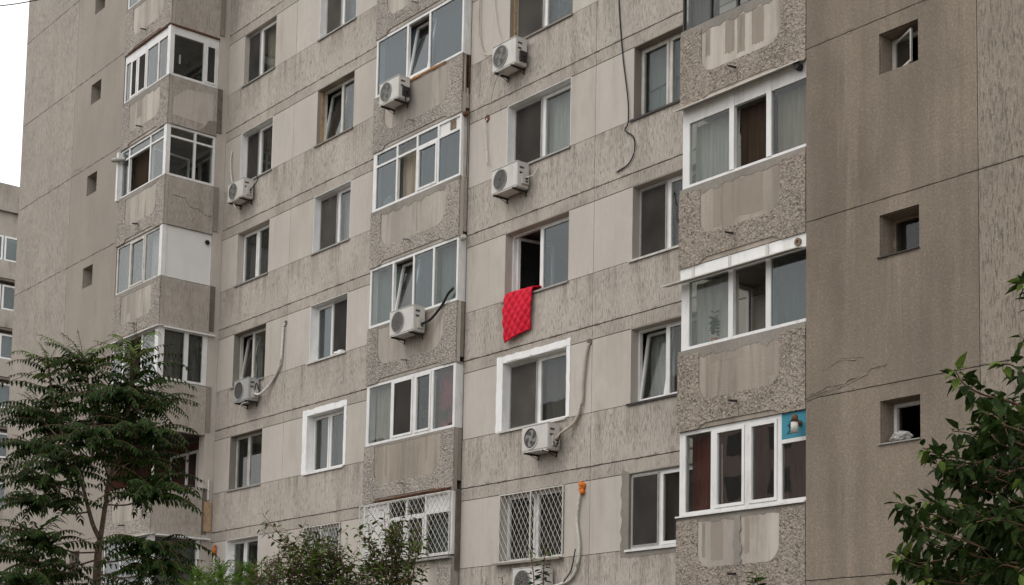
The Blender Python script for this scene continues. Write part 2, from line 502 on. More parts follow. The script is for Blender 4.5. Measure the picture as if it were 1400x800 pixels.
def shell(name, mat, x0, x1, z0, z1, holes, y0, y1, parent):
    "a wall sheet of thickness y0..y1 pierced by rectangular holes"
    hs = [h for h in holes if h[0] < x1 and h[1] > x0 and h[2] < z1 and h[3] > z0]
    xs = sorted({x0, x1, *[min(max(h[i], x0), x1) for h in hs for i in (0, 1)]})
    zs = sorted({z0, z1, *[min(max(h[i], z0), z1) for h in hs for i in (2, 3)]})
    b = MB()
    nx, nz = len(xs) - 1, len(zs) - 1
    solid = {}
    for i in range(nx):
        for j in range(nz):
            cx, cz = (xs[i] + xs[i + 1]) / 2, (zs[j] + zs[j + 1]) / 2
            solid[i, j] = not any(h[0] < cx < h[1] and h[2] < cz < h[3] for h in hs)
    for (i, j), s in solid.items():
        if not s: continue
        a, c, e, g = xs[i], xs[i + 1], zs[j], zs[j + 1]
        b.poly([(a, y0, e), (c, y0, e), (c, y0, g), (a, y0, g)])
        b.poly([(a, y1, e), (a, y1, g), (c, y1, g), (c, y1, e)])
        if not solid.get((i - 1, j)): b.poly([(a, y0, e), (a, y0, g), (a, y1, g), (a, y1, e)])
        if not solid.get((i + 1, j)): b.poly([(c, y0, e), (c, y1, e), (c, y1, g), (c, y0, g)])
        if not solid.get((i, j - 1)): b.poly([(a, y0, e), (a, y1, e), (c, y1, e), (c, y0, e)])
        if not solid.get((i, j + 1)): b.poly([(a, y0, g), (c, y0, g), (c, y1, g), (a, y1, g)])
    return b.build(name, mat, parent)


shell('wall_core', M['joint'], XL1 - .2, XR1 + .2, 0, ZTOP, openings, .024, .30, block)
JG = .009                                        # half a joint


def wob(x0, x1, z, amp=.006, step=.35):
    n = max(2, int((x1 - x0) / step))
    return [(x0 + (x1 - x0) * i / n, z + mnoise.noise(Vector((x0 + (x1 - x0) * i / n, z * 3.1, 0)) * 1.7) * amp) for i in range(n + 1)]


def slabface(b, x0, x1, z0, z1, y0, y1):
    "panel whose top and bottom edges waver by a few millimetres"
    bot = wob(x0, x1, z0); top = wob(x0, x1, z1)
    b.extrude(bot + top[::-1], y0, y1)


modules = [(XL1, -36.36), (-36.36, -32.85), (-32.85, MX[0] - .01), (MX[1] + .01, -21.57), (-21.57, XR1 - .02)]
for k in range(-3, 6):
    # combed spandrel between the window line of the storey above and this joint, and the lintel strip under the joint
    for (a, c) in modules:
        b = MB(); slabface(b, a + JG * .6, c - JG * .6, J(k) + JG, J(k - 1) + WB - JG * .7, 0, .028)
        fix_normals(b.build('spandrel_band', M['rough'], block, ((a + c) / 2, 0, J(k))))
        b = MB(); slabface(b, a + JG * .6, c - JG * .6, J(k) + WT + JG * .7, J(k) - JG, 0.001, .028)
        fix_normals(b.build('lintel_band', M['lintel'], block, ((a + c) / 2, 0, J(k) - .2)))
    if k > 4: continue
    z0, z1 = J(k) + WB + JG * .7, J(k) + WT - JG * .7
    for i, (a, c) in enumerate([(-36.36, AXS[0]), (AXS[1], -32.85), (-32.85, BXS[0]), (BXS[1], MX[0] - .01), (MX[1] + .01, CXS[0]), (CXS[1], -21.57), (-21.57, DXS[0]), (DXS[1], XR1 - .02)]):
        b = MB(); slabface(b, a + (JG * .6 if i in (0, 2, 4, 6) else 0), c - (JG * .6 if i in (1, 3, 5, 7) else 0), z0, z1, .006, .028)
        fix_normals(b.build('plaster_panel', M['plaster' if (i + k) % 3 else 'plaster_warm'], block, ((a + c) / 2, 0, z0)))
b = MB(); b.box(MX[1] + .01, XR1 - .02, 0, .028, .0, J(5) - .3); b.box(-36.36, MX[0] - .01, 0, .028, .0, J(5) - .3)
b.build('plinth_wall', M['rough'], block)

# small bathroom windows of the end blocks
SWL = (-41.33, -40.67); SWR = (-13.57, -12.89)
holesL = [(SWL[0], SWL[1], J(k) - .86, J(k) - .27) for k in range(-3, 5)]
holesR = [(SWR[0], SWR[1], J(k) - .84, J(k) - .23) for k in range(-3, 5)]
shell('end_wall_core', M['joint'], XL0 + .03, XL1, 0, ZTOP, holesL, -D + .03, -D + .5, block)
shell('end_wall_core', M['joint'], XR1, XR0 - .03, 0, ZTOP, holesR, -D + .03, -D + .5, block)
for (a, c, mat, holes) in ((XL0, XLS, 'end_rough', []), (XLS, XL1, 'end_stucco_left', holesL), (XR1, XRS, 'end_stucco_right', holesR), (XRS, XR0, 'end_rough_right', [])):
    for k in range(-3, 7):
        z0, z1 = (J(k) + JG if k < 6 else 0), J(k - 1) - JG
        hh = [h for h in holes if z0 < h[2] < z1]
        shell('end_wall_panel', M[mat], a + .006, c - .006, z0 - .003, z1 + .003, hh, -D, -D + .035, block)
# flanks and back of the end blocks, roof
b = MB(); b.box(XL0, XL0 + .3, -D + .036, 11, 0, ZTOP); b.box(XR0 - .3, XR0, -D + .036, 11, 0, ZTOP); b.box(XL0, XR0, 10.8, 11.1, 0, ZTOP)
b.build('flank_wall', M['end_rough'], block)
b = MB(); b.box(XL1 - .28, XL1 - .004, -D + .036, .02, 0, ZTOP); b.build('return_wall', M['side_plaster'], block)
b = MB(); b.box(XR1 + .004, XR1 + .28, -D + .036, .02, 0, ZTOP)
b.build('return_wall', M['side_plaster'], block)
b = MB(); b.box(XL0 - .1, XR0 + .1, -D - .1, 11.2, ZTOP, ZTOP + .5)
b.build('roof', M['concrete'], block)

# rooms: slabs, back wall and partitions
b = MB()
for k in range(-4, 7): b.box(XL0 + .31, XR0 - .31, .302, 4.2, J(k) - .16, J(k) - .02)
b.build('floor_slab', M['slab'], block)
b = MB(); b.box(XL0 + .31, XR0 - .31, 4.0, 4.15, 0, ZTOP)
for x in (-36.30, -32.84, -29.4, -25.1, -21.56, -17.95): b.box(x - .07, x + .07, .303, 3.99, 0, ZTOP)
b.build('room_wall', M['room'], block)
# bathrooms behind the small windows
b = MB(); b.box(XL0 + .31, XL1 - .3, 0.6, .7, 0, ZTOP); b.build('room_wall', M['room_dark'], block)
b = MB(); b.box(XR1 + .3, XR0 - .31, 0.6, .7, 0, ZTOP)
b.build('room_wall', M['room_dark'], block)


# ------------------------------------------------------------------ curtains, panes, frames
def curtain(parent, mat, u0, u1, d, z0, z1, xf=None, folds=9, amp=.025, name='curtain', seed=0):
    b = MB(xf); b.smooth = True
    n = max(12, int(folds * 6))
    rnd = random.Random(seed)
    ph = rnd.random() * 6
    rows = 5
    idx = []
    for r in range(rows + 1):
        tz = r / rows
        row = []
        for i in range(n + 1):
            t = i / n
            a = amp * (1.1 - .5 * tz)
            dd = d + a * math.sin(t * folds * 2 * PI + ph + .7 * math.sin(t * 5 + tz)) + .4 * a * math.sin(t * folds * 4.3 + ph * 2)
            row.append(b.vert((u0 + (u1 - u0) * t, dd, z0 + (z1 - z0) * tz)))
        idx.append(row)
    for r in range(rows):
        for i in range(n):
            b.face((idx[r][i], idx[r][i + 1], idx[r + 1][i + 1], idx[r + 1][i]))
    return b.build(name, mat, parent)


def frame_rect(b, x0, x1, z0, z1, w, y0, y1):
    "four bars of a rectangular frame, butted end to end"
    b.box(x0, x0 + w, y0, y1, z0, z1); b.box(x1 - w, x1, y0, y1, z0, z1)
    b.box(x0 + w, x1 - w, y0, y1, z0, z0 + w); b.box(x0 + w, x1 - w, y0, y1, z1 - w, z1)


def window(xs, zb, zt, rev='plaster', frame='pvc', yf=.19, split=.52, left='screen', right='glass', cl=None, cr=None, sill='grey_metal',
           glass='glass', surround=None, scr='screen', sashw=.055, name='window', mull=True, sill_out=.035):
    x0, x1 = xs
    loc = ((x0 + x1) / 2, yf, zb)
    T = .010
    b = MB(); frame_rect(b, x0 + T, x1 - T, zb + .012, zt - T, .045, yf, yf + .07)
    xm = x0 + (x1 - x0) * split
    if mull: b.box(xm - .035, xm + .035, yf + .001, yf + .069, zb + .057, zt - T - .045)
    w = b.build(name, M[frame], block, loc)
    # reveal lining
    b = MB()
    y0 = -.003 if rev in ('white_paint', 'mortar', 'pvc_dirty', 'wood') else .004
    b.box(x0 - .001, x0 + T - .001, y0, yf + .09, zb, zt); b.box(x1 - T + .001, x1 + .001, y0, yf + .09, zb, zt); b.box(x0 + T, x1 - T, y0, yf + .09, zt - T + .001, zt + .001)
    b.build('reveal', M[rev], w)
    b = MB()
    b.box(x0 - .07, x1 + .02, -sill_out, yf + .02, zb - .012, zb + .006)
    b.box(x0 - .07, x1 + .02, -sill_out, -sill_out + .004, zb - .034, zb - .012)
    b.build('sill', M[sill], w)
    if surround:
        b = MB(); o = .19
        r = random.Random(int(x0 * 100))
        def rough(u0, u1, v0, v1):
            pts = []
            n = 14
            for i in range(n + 1): pts.append((u0 + (u1 - u0) * i / n, v0 + r.uniform(-.012, .012)))
            for i in range(1, n): pts.append((u1 + r.uniform(-.012, .012), v0 + (v1 - v0) * i / n))
            for i in range(n + 1): pts.append((u1 + (u0 - u1) * i / n, v1 + r.uniform(-.016, .016)))
            for i in range(1, n): pts.append((u0 + r.uniform(-.014, .014), v1 + (v0 - v1) * i / n))
            b.extrude(pts, -.006, .004)
        rough(x0 - o, x0 + .002, zb - .01, zt + .14)
        rough(x0 + .006, x1 + .10, zt + .003, zt + .14)
        rough(x1, x1 + .10, zb + .02, zt - .001)
        fix_normals(b.build('painted_surround', M[surround], w))
    zi0, zi1 = zb + .057, zt - T - .045
    halves = [(x0 + T + .045, xm - .035, left, cl), (xm + .035, x1 - T - .045, right, cr)] if mull else [(x0 + T + .045, x1 - T - .045, left, cl)]
    for h, (a, c, typ, cur) in enumerate(halves):
        xf = None
        if typ == 'tilt':
            xf = lambda p, z0=zi0: Vector((p.x, p.y + (p.z - z0) * .16, p.z))
        elif typ == 'open':
            xf = lambda p, a0=a, y0=yf: Vector((a0 + .02 + (p.y - y0) + (p.x - a0) * .17, y0 + .08 + (p.x - a0) * .98, p.z))
        elif typ == 'outward':
            xf = lambda p, c0=c, y0=yf: Vector((c0 - (c0 - p.x) * .72, p.y - (c0 - p.x) * .69, p.z))
        s = MB(xf); e = .008
        frame_rect(s, a + (-.012 if typ != 'screen' else e), c + .012, zi0 - .012, zi1 + .012, sashw, yf - .014, yf + .045)
        s.build('sash', M[frame], w)
        g = MB(xf); g.box(a + sashw * .6, c - sashw * .6, yf + .012, yf + .018, zi0 + sashw * .6, zi1 - sashw * .6)
        g.build('pane', M[glass], w)
        if typ == 'screen':
            g = MB(); g.box(a + .03, c - .01, yf - .022, yf - .018, zi0 + .02, zi1 - .02)
            frame_rect(g, a - .002, c + .006, zi0 - .004, zi1 + .004, .03, yf - .028, yf - .0145)
            g.m = [0] * 6 + [1] * 24
            g.build('insect_screen', [M[scr], M['grey_metal']], w)
        if cur:
            curtain(w, M[cur], a - .02, c + .03, yf + (.17 if typ != 'tilt' else .32), zi0 - .02, zi1 + .02, folds=random.choice((5, 6, 7)), amp=.016, seed=int(a * 31 + zb * 7))
    return w


def grille(w, xs, zb, zt, y=-.02, wires=11, rows=8, name='security_grille', mat='pvc_dirty', mid=True):
    "diamond lattice of flat bar in a frame"
    b = MB()
    x0, x1 = xs
    frame_rect(b, x0 + .012, x1 - .012, zb + .025, zt - .012, .022, y - .012, y + .012)
    xm = (x0 + x1) / 2
    cells = [(x0 + .034, xm - .014), (xm + .014, x1 - .034)] if mid else [(x0 + .034, x1 - .034)]
    if mid: b.box(xm - .014, xm + .014, y - .011, y + .011, zb + .047, zt - .034)
    z0, z1 = zb + .047, zt - .034
    for a, c in cells:
        W, H = c - a, z1 - z0
        px_ = W / (wires / 2); slope = (H / rows) / (px_ / 1.0)
        for sgn in (1, -1):
            n = int(W / px_ * 1) + int(H / (slope * px_)) + 2
            for i in range(-n, n + 1):
                xs0 = a + i * px_ if sgn > 0 else a + i * px_
                # line x = xs0 + sgn * (z - z0) / slope
                pts = []
                for zz in (z0, z1):
                    pts.append((xs0 + sgn * (zz - z0) / slope, zz))
                (xa, za), (xb, zb_) = pts
                t0, t1 = 0.0, 1.0
                dx = xb - xa
                ta, tb = (a - xa) / dx, (c - xa) / dx
                if ta > tb: ta, tb = tb, ta
                t0, t1 = max(t0, ta), min(t1, tb)
                if t1 - t0 < .02: continue
                p0 = (xa + dx * t0, y + sgn * .004, za + (zb_ - za) * t0); p1 = (xa + dx * t1, y + sgn * .004, za + (zb_ - za) * t1)
                b.tube([p0, p1], .0058, 4, False)
    return b.build(name, M[mat], w)


def zr(k): return J(k) + WB, J(k) + WT


W = {}
specA = {
    -2: dict(rev='plaster', cr='cur_grey'),
    -1: dict(rev='plaster_warm', left='screen', right='glass', cl='cur_grey', cr='cur_beige', yf=.13),
    0: dict(rev='white_paint', left='screen', cr='cur_brown', glass='glass_dark', split=.54),
    1: dict(rev='plaster', left='glass', right='glass', cl='cur_dark', glass='glass', split=.5),
    2: dict(rev='concrete', frame='pvc_dirty', left='tilt', right='glass', cl='cur_grey', glass='glass_dark', split=.55),
    3: dict(rev='concrete', frame='pvc_dirty', left='glass', right='glass', cl='cur_dark', cr='cur_brown', sashw=.03, split=.52),
    4: dict(rev='white_paint', left='glass', right='glass', cl='cur_dark', cr=None, glass='glass_dark', split=.48),
}
specB = {
    -2: dict(rev='white_paint', cr='cur_blue'),
    -1: dict(rev='white_paint', left='screen', right='glass', scr='screen_pale', cr='cur_blue', glass='glass'),
    0: dict(rev='inset_brown', frame='pvc_dirty', left='tilt', right='glass', cl='cur_dark', cr='cur_blue', sill='concrete', split=.62),
    1: dict(rev='white_paint', left='screen', right='glass', cr='cur_white', scr='screen_pale', split=.58),
    2: dict(rev='white_paint', left='glass', right='screen', cl='cur_green', cr='cur_dark', glass='glass_sky', sill='pvc_dirty', split=.57),
    3: dict(rev='white_paint', surround='white_paint', left='glass', right='glass', cl='cur_grey', cr='cur_grey', sill='pvc', split=.56),
    4: dict(rev='plaster', left='glass', right='glass', cl='cur_dark', glass='glass_dark'),
}
specC = {
    -1: dict(rev='wood', cr='cur_white'),
    0: dict(rev='inset_brown', left='screen', right='glass', scr='screen_pale', cr='cur_blue', sill='concrete', split=.5),
    1: dict(rev='white_paint', left='screen', right='glass', cl='cur_grey', cr='cur_white', split=.5),
    2: dict(rev='plaster_warm', left='open', right='glass', cr=None, glass='glass_sky', split=.48),
    3: dict(rev='white_paint', surround='white_paint', left='screen', right='glass', scr='screen_pale', cr='cur_grey', sill='pvc_dirty', glass='glass', split=.5),
    4: dict(rev='plaster', left='glass', right='glass', cl='cur_dark', cr='cur_dark', glass='glass_dark', sill='concrete', sill_out=.13),
}
specD = {
    0: dict(rev='plaster', cr='cur_grey'),
    1: dict(rev='inset_brown', frame='pvc_dirty', left='glass', right='glass', cl='cur_green', cr='cur_green', glass='glass', split=.6, sill='dark_metal'),
    2: dict(rev='plaster_warm', left='screen', right='glass', cl='cur_dark', cr='cur_grey', split=.58, sill='pvc_dirty'),
    3: dict(rev='plaster', left='tilt', right='glass', cl='cur_white', cr='cur_grey', split=.57, sill='dark_metal'),
    4: dict(rev='mortar', left='screen', right='glass', scr='screen', cr='cur_dark', split=.58, sill='pvc', yf=.06),
}
for key, xs, spec in (('A', AXS, specA), ('B', BXS, specB), ('C', CXS, specC), ('D', DXS, specD)):
    for k in range(-3, 5):
        sp = spec.get(k)
        if sp is None: sp = dict(cr='cur_grey')
        sp['split'] = {'A': .42, 'B': .46, 'C': .47, 'D': .39}[key] + (.05 if (key, k) in (('A', 1), ('B', 0), ('B', 1)) else 0)
        W[key, k] = window(xs, *zr(k), **sp)
grille(W['B', 4], BXS, *zr(4), wires=12, rows=6)
grille(W['C', 4], CXS, *zr(4), wires=14, rows=6)

# brown wooden strip left standing in the reveal of an old window
b = MB(); b.box(BXS[0] + .012, BXS[0] + .05, .10, .185, J(0) + WB + .02, J(0) + WT - .02); b.build('wooden_strip', M['wood_pale'], W['B', 0])
b = MB(); b.box(CXS[0] + .012, CXS[0] + .05, .10, .185, J(0) + WB + .02, J(0) + WT - .02); b.build('wooden_strip', M['wood_pale'], W['C', 0])
# roller blind bar behind the green blind
b = MB(); b.tube([(DXS[0] + .1, .33, J(1) - 1.08), (DXS[0] + 1.1, .33, J(1) - 1.00)], .012, 6); b.build('blind_rail', M['dark_metal'], W['D', 1])

for k in range(-3, 5):
    for side, hs, dz0, dz1 in (('L', SWL, -.86, -.27), ('R', SWR, -.84, -.23)):
        z0, z1 = J(k) + dz0, J(k) + dz1
        x0, x1 = hs
        yf = -D + .30
        fm = 'pvc' if (side, k) in (('R', 4), ('R', 1), ('R', 2)) else ('wood' if side == 'R' else 'wood')
        rev = 'end_stucco_right' if side == 'R' else 'end_stucco_left'
        if (side, k) == ('R', 2): fm = 'pvc_dirty'
        if (side, k) == ('R', 3): fm = 'wood'
        b = MB(); frame_rect(b, x0 + .01, x1 - .01, z0 + .012, z1 - .01, .05, yf, yf + .06)
        w = b.build('bathroom_window', M[fm], block, ((x0 + x1) / 2, yf, z0))
        b = MB(); b.box(x0 - .001, x0 + .009, -D + .036, yf + .07, z0, z1); b.box(x1 - .009, x1 + .001, -D + .036, yf + .07, z0, z1); b.box(x0 + .01, x1 - .01, -D + .036, yf + .07, z1 - .009, z1 + .001); b.box(x0 + .01, x1 - .01, -D + .036, yf, z0 - .001, z0 + .01)
        b.build('reveal', M[rev], w)
        opened = (side, k) == ('R', 2)
        xf = None
        if opened:
            xf = lambda p, a0=x0 + .08, y0=yf: Vector((a0 + (p.x - a0) * .80, y0 - .02 - (p.x - a0) * .42 + (p.y - y0), p.z))
        if opened:
            b = MB(xf); frame_rect(b, x0 + .06, x1 - .05, z0 + .06, z1 - .06, .035, yf, yf + .04); b.build('sash', M['pvc_dirty'], w)
        if (side, k) != ('R', 4):
            b = MB(xf); b.box(x0 + .085, x1 - .085, yf + .012, yf + .018, z0 + .085, z1 - .085) if opened else b.box(x0 + .055, x1 - .055, yf + .012, yf + .018, z0 + .055, z1 - .055)
            b.build('pane', M['glass'], w)
        if side == 'R' and k in (3, 4):
            b = MB(); b.box(x0 - .03, x1 + .005, -D - .03, -D + .20, z0 - .022, z0 - .004); b.build('sill', M['dark_metal' if k == 3 else 'grey_metal'], w)


# ------------------------------------------------------------------ balconies
def arc(cx, cz, r, a0, a1, n=8):
    return [(cx + r * math.cos(math.radians(a0 + (a1 - a0) * i / n)), cz + r * math.sin(math.radians(a0 + (a1 - a0) * i / n))) for i in range(n + 1)]


def parapet(name, x0, x1, zb, zt, yfront, peb, inset, ix0=.47, ix1=.50, ib=.50, r=.26, cap='mortar', depth=.12, capw=.10, rag=0, spout='grey_metal', seed=1):
    """front slab of a balcony: a smooth inset panel, open at the top, in a U-shaped roughcast border"""
    rnd = random.Random(seed)
    loc = ((x0 + x1) / 2, yfront, zb)
    b = MB()
    a, c, e = x0 + ix0, x1 - ix1, zb + ib
    top = zt - capw
    # notched lower edge: shallow step with rounded ends
    nb = .085
    out = [(x0, zb), (a - .02, zb)] + [(a + .06, zb + nb * .55), (a + .16, zb + nb)] + [(c - .16, zb + nb), (c - .05, zb + nb * .55), (c + .02, zb), (x1, zb)]
    out += [(x1, top), (c, top)]
    out += [(c, e + r)] + arc(c - r, e + r, r, 0, -90) + arc(a + r, e + r, r, -90, -180) + [(a, e + r), (a, top), (x0, top)]
    b.extrude(out, yfront, yfront + .03)
    p = fix_normals(b.build(name, M[peb], block, loc))
    b = MB(); b.box(x0 + .006, x1 - .006, yfront + .018, yfront + depth, zb + .006, zt - .004)
    b.build('inset_panel', M[inset], p)
    # ragged mortar bed along the top
    b = MB()
    n = 60
    low = [(x0 + .004 + (x1 - x0 - .008) * i / n, top - rag * (.25 + .5 * abs(mnoise.noise(Vector((i * .13, seed, 0)))) * 2 + .25 * rnd.random()) * (1 if .12 < i / n < .85 else .2)) for i in range(n + 1)]
    b.extrude(low + [(x1 - .004, zt), (x0 + .004, zt)], yfront + (.013 if rag else .004), yfront + .05)
    fix_normals(b.build('mortar_bed', M[cap], p))
    if spout:
        xm = (x0 + x1) / 2 - .08 + rnd.uniform(-.05, .05)
        b = MB(); b.tube([(xm, yfront + .03, zb + .33), (xm - .01, yfront - .17, zb + .31)], .019, 8)
        b.build('drain_spout', M[spout], p)
        b = MB(); b.box(xm + .035, xm + .043, yfront - .002, yfront + .012, zb + .09, zb + .31); b.build('crack', M['joint'], p)
    return p


def fx(yF):                                       # (u, d, z) -> front glazing facing -Y
    return lambda p: Vector((p.x, yF + p.y, p.z))


def sx_(xF):                                      # (u, d, z) -> side glazing facing +X
    return lambda p: Vector((xF - p.y, p.x, p.z))


def glazing(par, xf, u0, u1, zb, zt, cols, mat='pvc', w=.06, transom=None, dep=.07, ends=(.06, .06), glass='glass', head=.06, sillw=.06):
    """row of lights; cols = [(right edge, type, curtain)], type: fix sash open tilt solid none"""
    b = MB(xf)
    b.box(u0, u0 + ends[0], 0, dep, zb, zt); b.box(u1 - ends[1], u1, 0, dep, zb, zt)
    b.box(u0 + ends[0], u1 - ends[1], 0, dep, zb, zb + sillw); b.box(u0 + ends[0], u1 - ends[1], 0, dep, zt - head, zt)
    zi, zj = zb + sillw, zt - head
    edges = [u0 + ends[0]]
    for c in cols[:-1]: edges.append(c[0])
    edges.append(u1 - ends[1])
    for c in edges[1:-1]: b.box(c - w / 2, c + w / 2, .001, dep - .001, zi, zj)
    if transom:
        for i in range(len(cols)):
            a, c = edges[i] + (w / 2 if i else 0), edges[i + 1] - (w / 2 if i < len(cols) - 1 else 0)
            b.box(a, c, .002, dep - .002, transom - .025, transom + .025)
    fr = b.build('glazing_frame', M[mat], par)
    for i, col in enumerate(cols):
        typ, cur = col[1], col[2]
        gm = col[3] if len(col) > 3 else glass
        a, c = edges[i] + (w / 2 if i else 0), edges[i + 1] - (w / 2 if i < len(cols) - 1 else 0)
        zt2 = (transom - .025) if transom else zj
        if transom:
            g = MB(xf); g.box(a, c, .03, .036, transom + .025, zj)
            g.build('transom_panel' if typ in ('vent', 'solid', 'fixp') else 'pane', M['panel_white' if typ in ('vent', 'solid', 'fixp') else gm], par)
        if typ == 'solid':
            g = MB(xf); g.box(a, c, .015, .05, zi, zt2); g.build('solid_panel', M['panel_white'], par)
            continue
        if typ == 'none': continue
        f2 = xf
        if typ == 'tilt': f2 = lambda p, q=xf, z0=zi: q(Vector((p.x, p.y + .015 + (p.z - z0) * .17, p.z)))
        if typ == 'open': f2 = lambda p, q=xf, a0=c: q(Vector((a0 - .02 - (a0 - p.x) * .12 - p.y * .9, .09 + (a0 - p.x) * .97, p.z)))
        if typ in ('sash', 'tilt', 'open', 'screen'):
            g = MB(f2); frame_rect(g, a + .006, c - .006, zi + .004, zt2 - .004, .05, -.012, .045); g.build('sash', M[mat], par)
        m = .03 if typ in ('sash', 'tilt', 'open', 'screen') else 0
        g = MB(f2); g.box(a + m, c - m, .024, .030, zi + m, zt2 - m); g.build('pane', M[gm], par)
        if typ == 'screen':
            g = MB(xf); g.box(a + .05, c - .05, -.006, -.003, zi + .05, zt2 - .05); g.build('insect_screen', M['screen'], par)
        if cur:
            cu = curtain(par, M[cur], a - .03, c + .03, .20 if typ != 'tilt' else .36, zi - .02, zj, xf, folds=random.choice((4, 5, 6)), amp=.02, seed=int(a * 17 + zb * 5))
    return fr


def canopy(par, x0, x1, z, y0, y1, drop=.05, mat='pvc_dirty', name='canopy'):
    b = MB()
    v = [(x0, y0, z - drop), (x1, y0, z - drop), (x1, y1, z), (x0, y1, z)]
    lo = [b.vert(p) for p in v]; hi = [b.vert((p[0], p[1], p[2] + .018)) for p in v]
    b.face(lo[::-1]); b.face(hi)
    for k in range(4): b.face((lo[k], lo[(k + 1) % 4], hi[(k + 1) % 4], hi[k]))
    return b.build(name, M[mat], par)


def strip(par, name, mat, pts, yf, h0=.012, h1=.03, th=.014, seed=3):
    "lumpy bead along a line in the front plane"
    r = random.Random(seed)
    b = MB(); b.smooth = True
    P = []
    for (xa, za), (xb, zb) in zip(pts, pts[1:]):
        n = max(3, int(abs(xb - xa) / .035))
        for i in range(n): P.append((xa + (xb - xa) * i / n, za + (zb - za) * i / n))
    up, lo = [], []
    for x, z in P:
        q = max(.15, .5 + 1.6 * mnoise.noise(Vector((x * 3.1, z, seed))))
        a, c = r.uniform(h0, h1) * q, r.uniform(h0, h1) * q
        up.append(b.vert((x, yf - r.uniform(.3, 1) * th, z + a))); lo.append(b.vert((x, yf - r.uniform(.2, .8) * th, z - c)))
    ub = [b.vert((x, yf + .02, z + h1)) for x, z in P]; lb = [b.vert((x, yf + .02, z - h1)) for x, z in P]
    for i in range(len(P) - 1):
        b.face((lo[i], lo[i + 1], up[i + 1], up[i])); b.face((up[i], up[i + 1], ub[i + 1], ub[i])); b.face((lb[i], lb[i + 1], lo[i + 1], lo[i]))
    return b.build(name, M[mat], par)


# --- left, deep balconies in the corner of the left end block
LY = -D - .04
PB, PT = -.16, 1.17                               # parapet bottom and top against its floor joint
LPAR = {}
for k in range(-3, 6):
    zb, zt = J(k) + PB, J(k) + PT
    pm = 'pebble'
    p = parapet('balcony', LX[0], LX[1], zb, zt, LY, pm, 'inset', cap='mortar', rag=.05 if k not in (0,) else .16, seed=40 + k, spout='dark_metal' if k != 2 else 'grey_metal', ib=.42 if k != 0 else .38)
    LPAR[k] = p
    # side slab facing right, with the post against the main wall
    b = MB(); b.box(LX[1] - .12, LX[1], LY + .125, -.30, zb + .01, zt - .03)
    s = b.build('side_slab', M['side_plaster'], p)
    b = MB(); b.box(LX[1] - .20, LX[1] + .02, -.295, -.16, zb + .10, zt - .02)
    b.build('corner_post', M['concrete' if k % 2 else 'concrete_dark'], p)
    b = MB(); b.box(LX[0] + .01, LX[1] - .13, LY + .13, -.004, zb + .02, zb + .16)
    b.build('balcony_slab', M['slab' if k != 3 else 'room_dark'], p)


def crack(par, pts, plane, w=.012, mat='joint', seed=1, axis='front', out=.003):
    "irregular crack line lying in a wall face"
    r = random.Random(seed)
    b = MB()
    P = []
    for (ua, za), (ub, zb) in zip(pts, pts[1:]):
        n = max(2, int(math.hypot(ub - ua, zb - za) / .05))
        for i in range(n): P.append((ua + (ub - ua) * i / n + r.uniform(-.008, .008), za + (zb - za) * i / n + r.uniform(-.014, .014)))
    P.append(pts[-1])
    for (ua, za), (ub, zb) in zip(P, P[1:]):
        h = w * r.uniform(.35, 1.0)
        q = [(ua, za - h / 2), (ub, zb - h / 2), (ub, zb + h / 2), (ua, za + h / 2)]
        b.poly([(u, plane - out, z) if axis == 'front' else (plane + out, u, z) for u, z in q])
    return b.build('crack', M[mat], par)


xs_ = LX[1]
crack(LPAR[1], [(-1.5, J(1) + .66), (-1.15, J(1) + .64), (-.95, J(1) + .42), (-.75, J(1) + .44), (-.5, J(1) + .30), (-.32, J(1) + .34)], xs_, .02, axis='side', seed=2)
crack(LPAR[1], [(-.95, J(1) + .42), (-.9, J(1) + .2)], xs_, .012, axis='side', seed=3)
# pale repaired field and broken lower corner on the side of the second balcony from the top
b = MB(); b.extrude([(-1.60, J(0) + .10), (-.42, J(0) + .05), (-.42, J(0) + .95), (-1.2, J(0) + .88), (-1.58, J(0) + .55)], 0, .004)
b.v = [Vector((xs_ + .004 - v.y, v.x, v.z)) for v in b.v]
fix_normals(b.build('repaired_field', M['plaster_warm'], LPAR[0]))
b = MB(); b.extrude([(-.78, J(0) - .12), (-.30, J(0) - .12), (-.30, J(0) + .24), (-.55, J(0) + .20), (-.62, J(0) + .04)], 0, .004)
b.v = [Vector((xs_ + .006 - v.y, v.x, v.z)) for v in b.v]
fix_normals(b.build('broken_corner', M['concrete'], LPAR[0]))
# bitumen line at the outer corner
for k in (0, 1, 2):
    crack(LPAR[k], [(LX[1] - .03, J(k) + PB + .05), (LX[1] - .025, J(k) + PT - .05)], LY, .02, seed=k + 5)

b = MB(); b.box(LX[1] - .32, LX[1] - .012, -.285, -.0005, 0, ZTOP - .01); b.build('corner_pier', M['plaster_warm'], block)
GL = LY + .05
GS = LX[1] - .05


def lglz(k): return J(k + 1) + PT, J(k) + PB
SE = (-1.66, -.29)
# storey -2 and above: plain
for k in (-3, -2):
    z0, z1 = lglz(k)
    par = LPAR[k + 1]
    glazing(par, fx(GL), LX[0], LX[1] - .18, z0, z1, [(-38.2, 'fix', 'cur_grey'), (-37.2, 'fix', None), (0, 'fix', None)])
    glazing(par, sx_(GS), *SE, z0, z1, [(-.8, 'fix', 'cur_grey'), (0, 'fix', None)])
    b = MB(); b.box(LX[1] - .17, LX[1] - .051, LY + .02, LY + .10, z0, z1); b.build('corner_mullion', M['pvc'], par)


def lcorner(par, z0, z1, mat='pvc'):
    b = MB(); b.box(LX[1] - .19, LX[1] - .035, LY + .02, LY + .14, z0, z1); b.build('corner_mullion', M[mat], par)


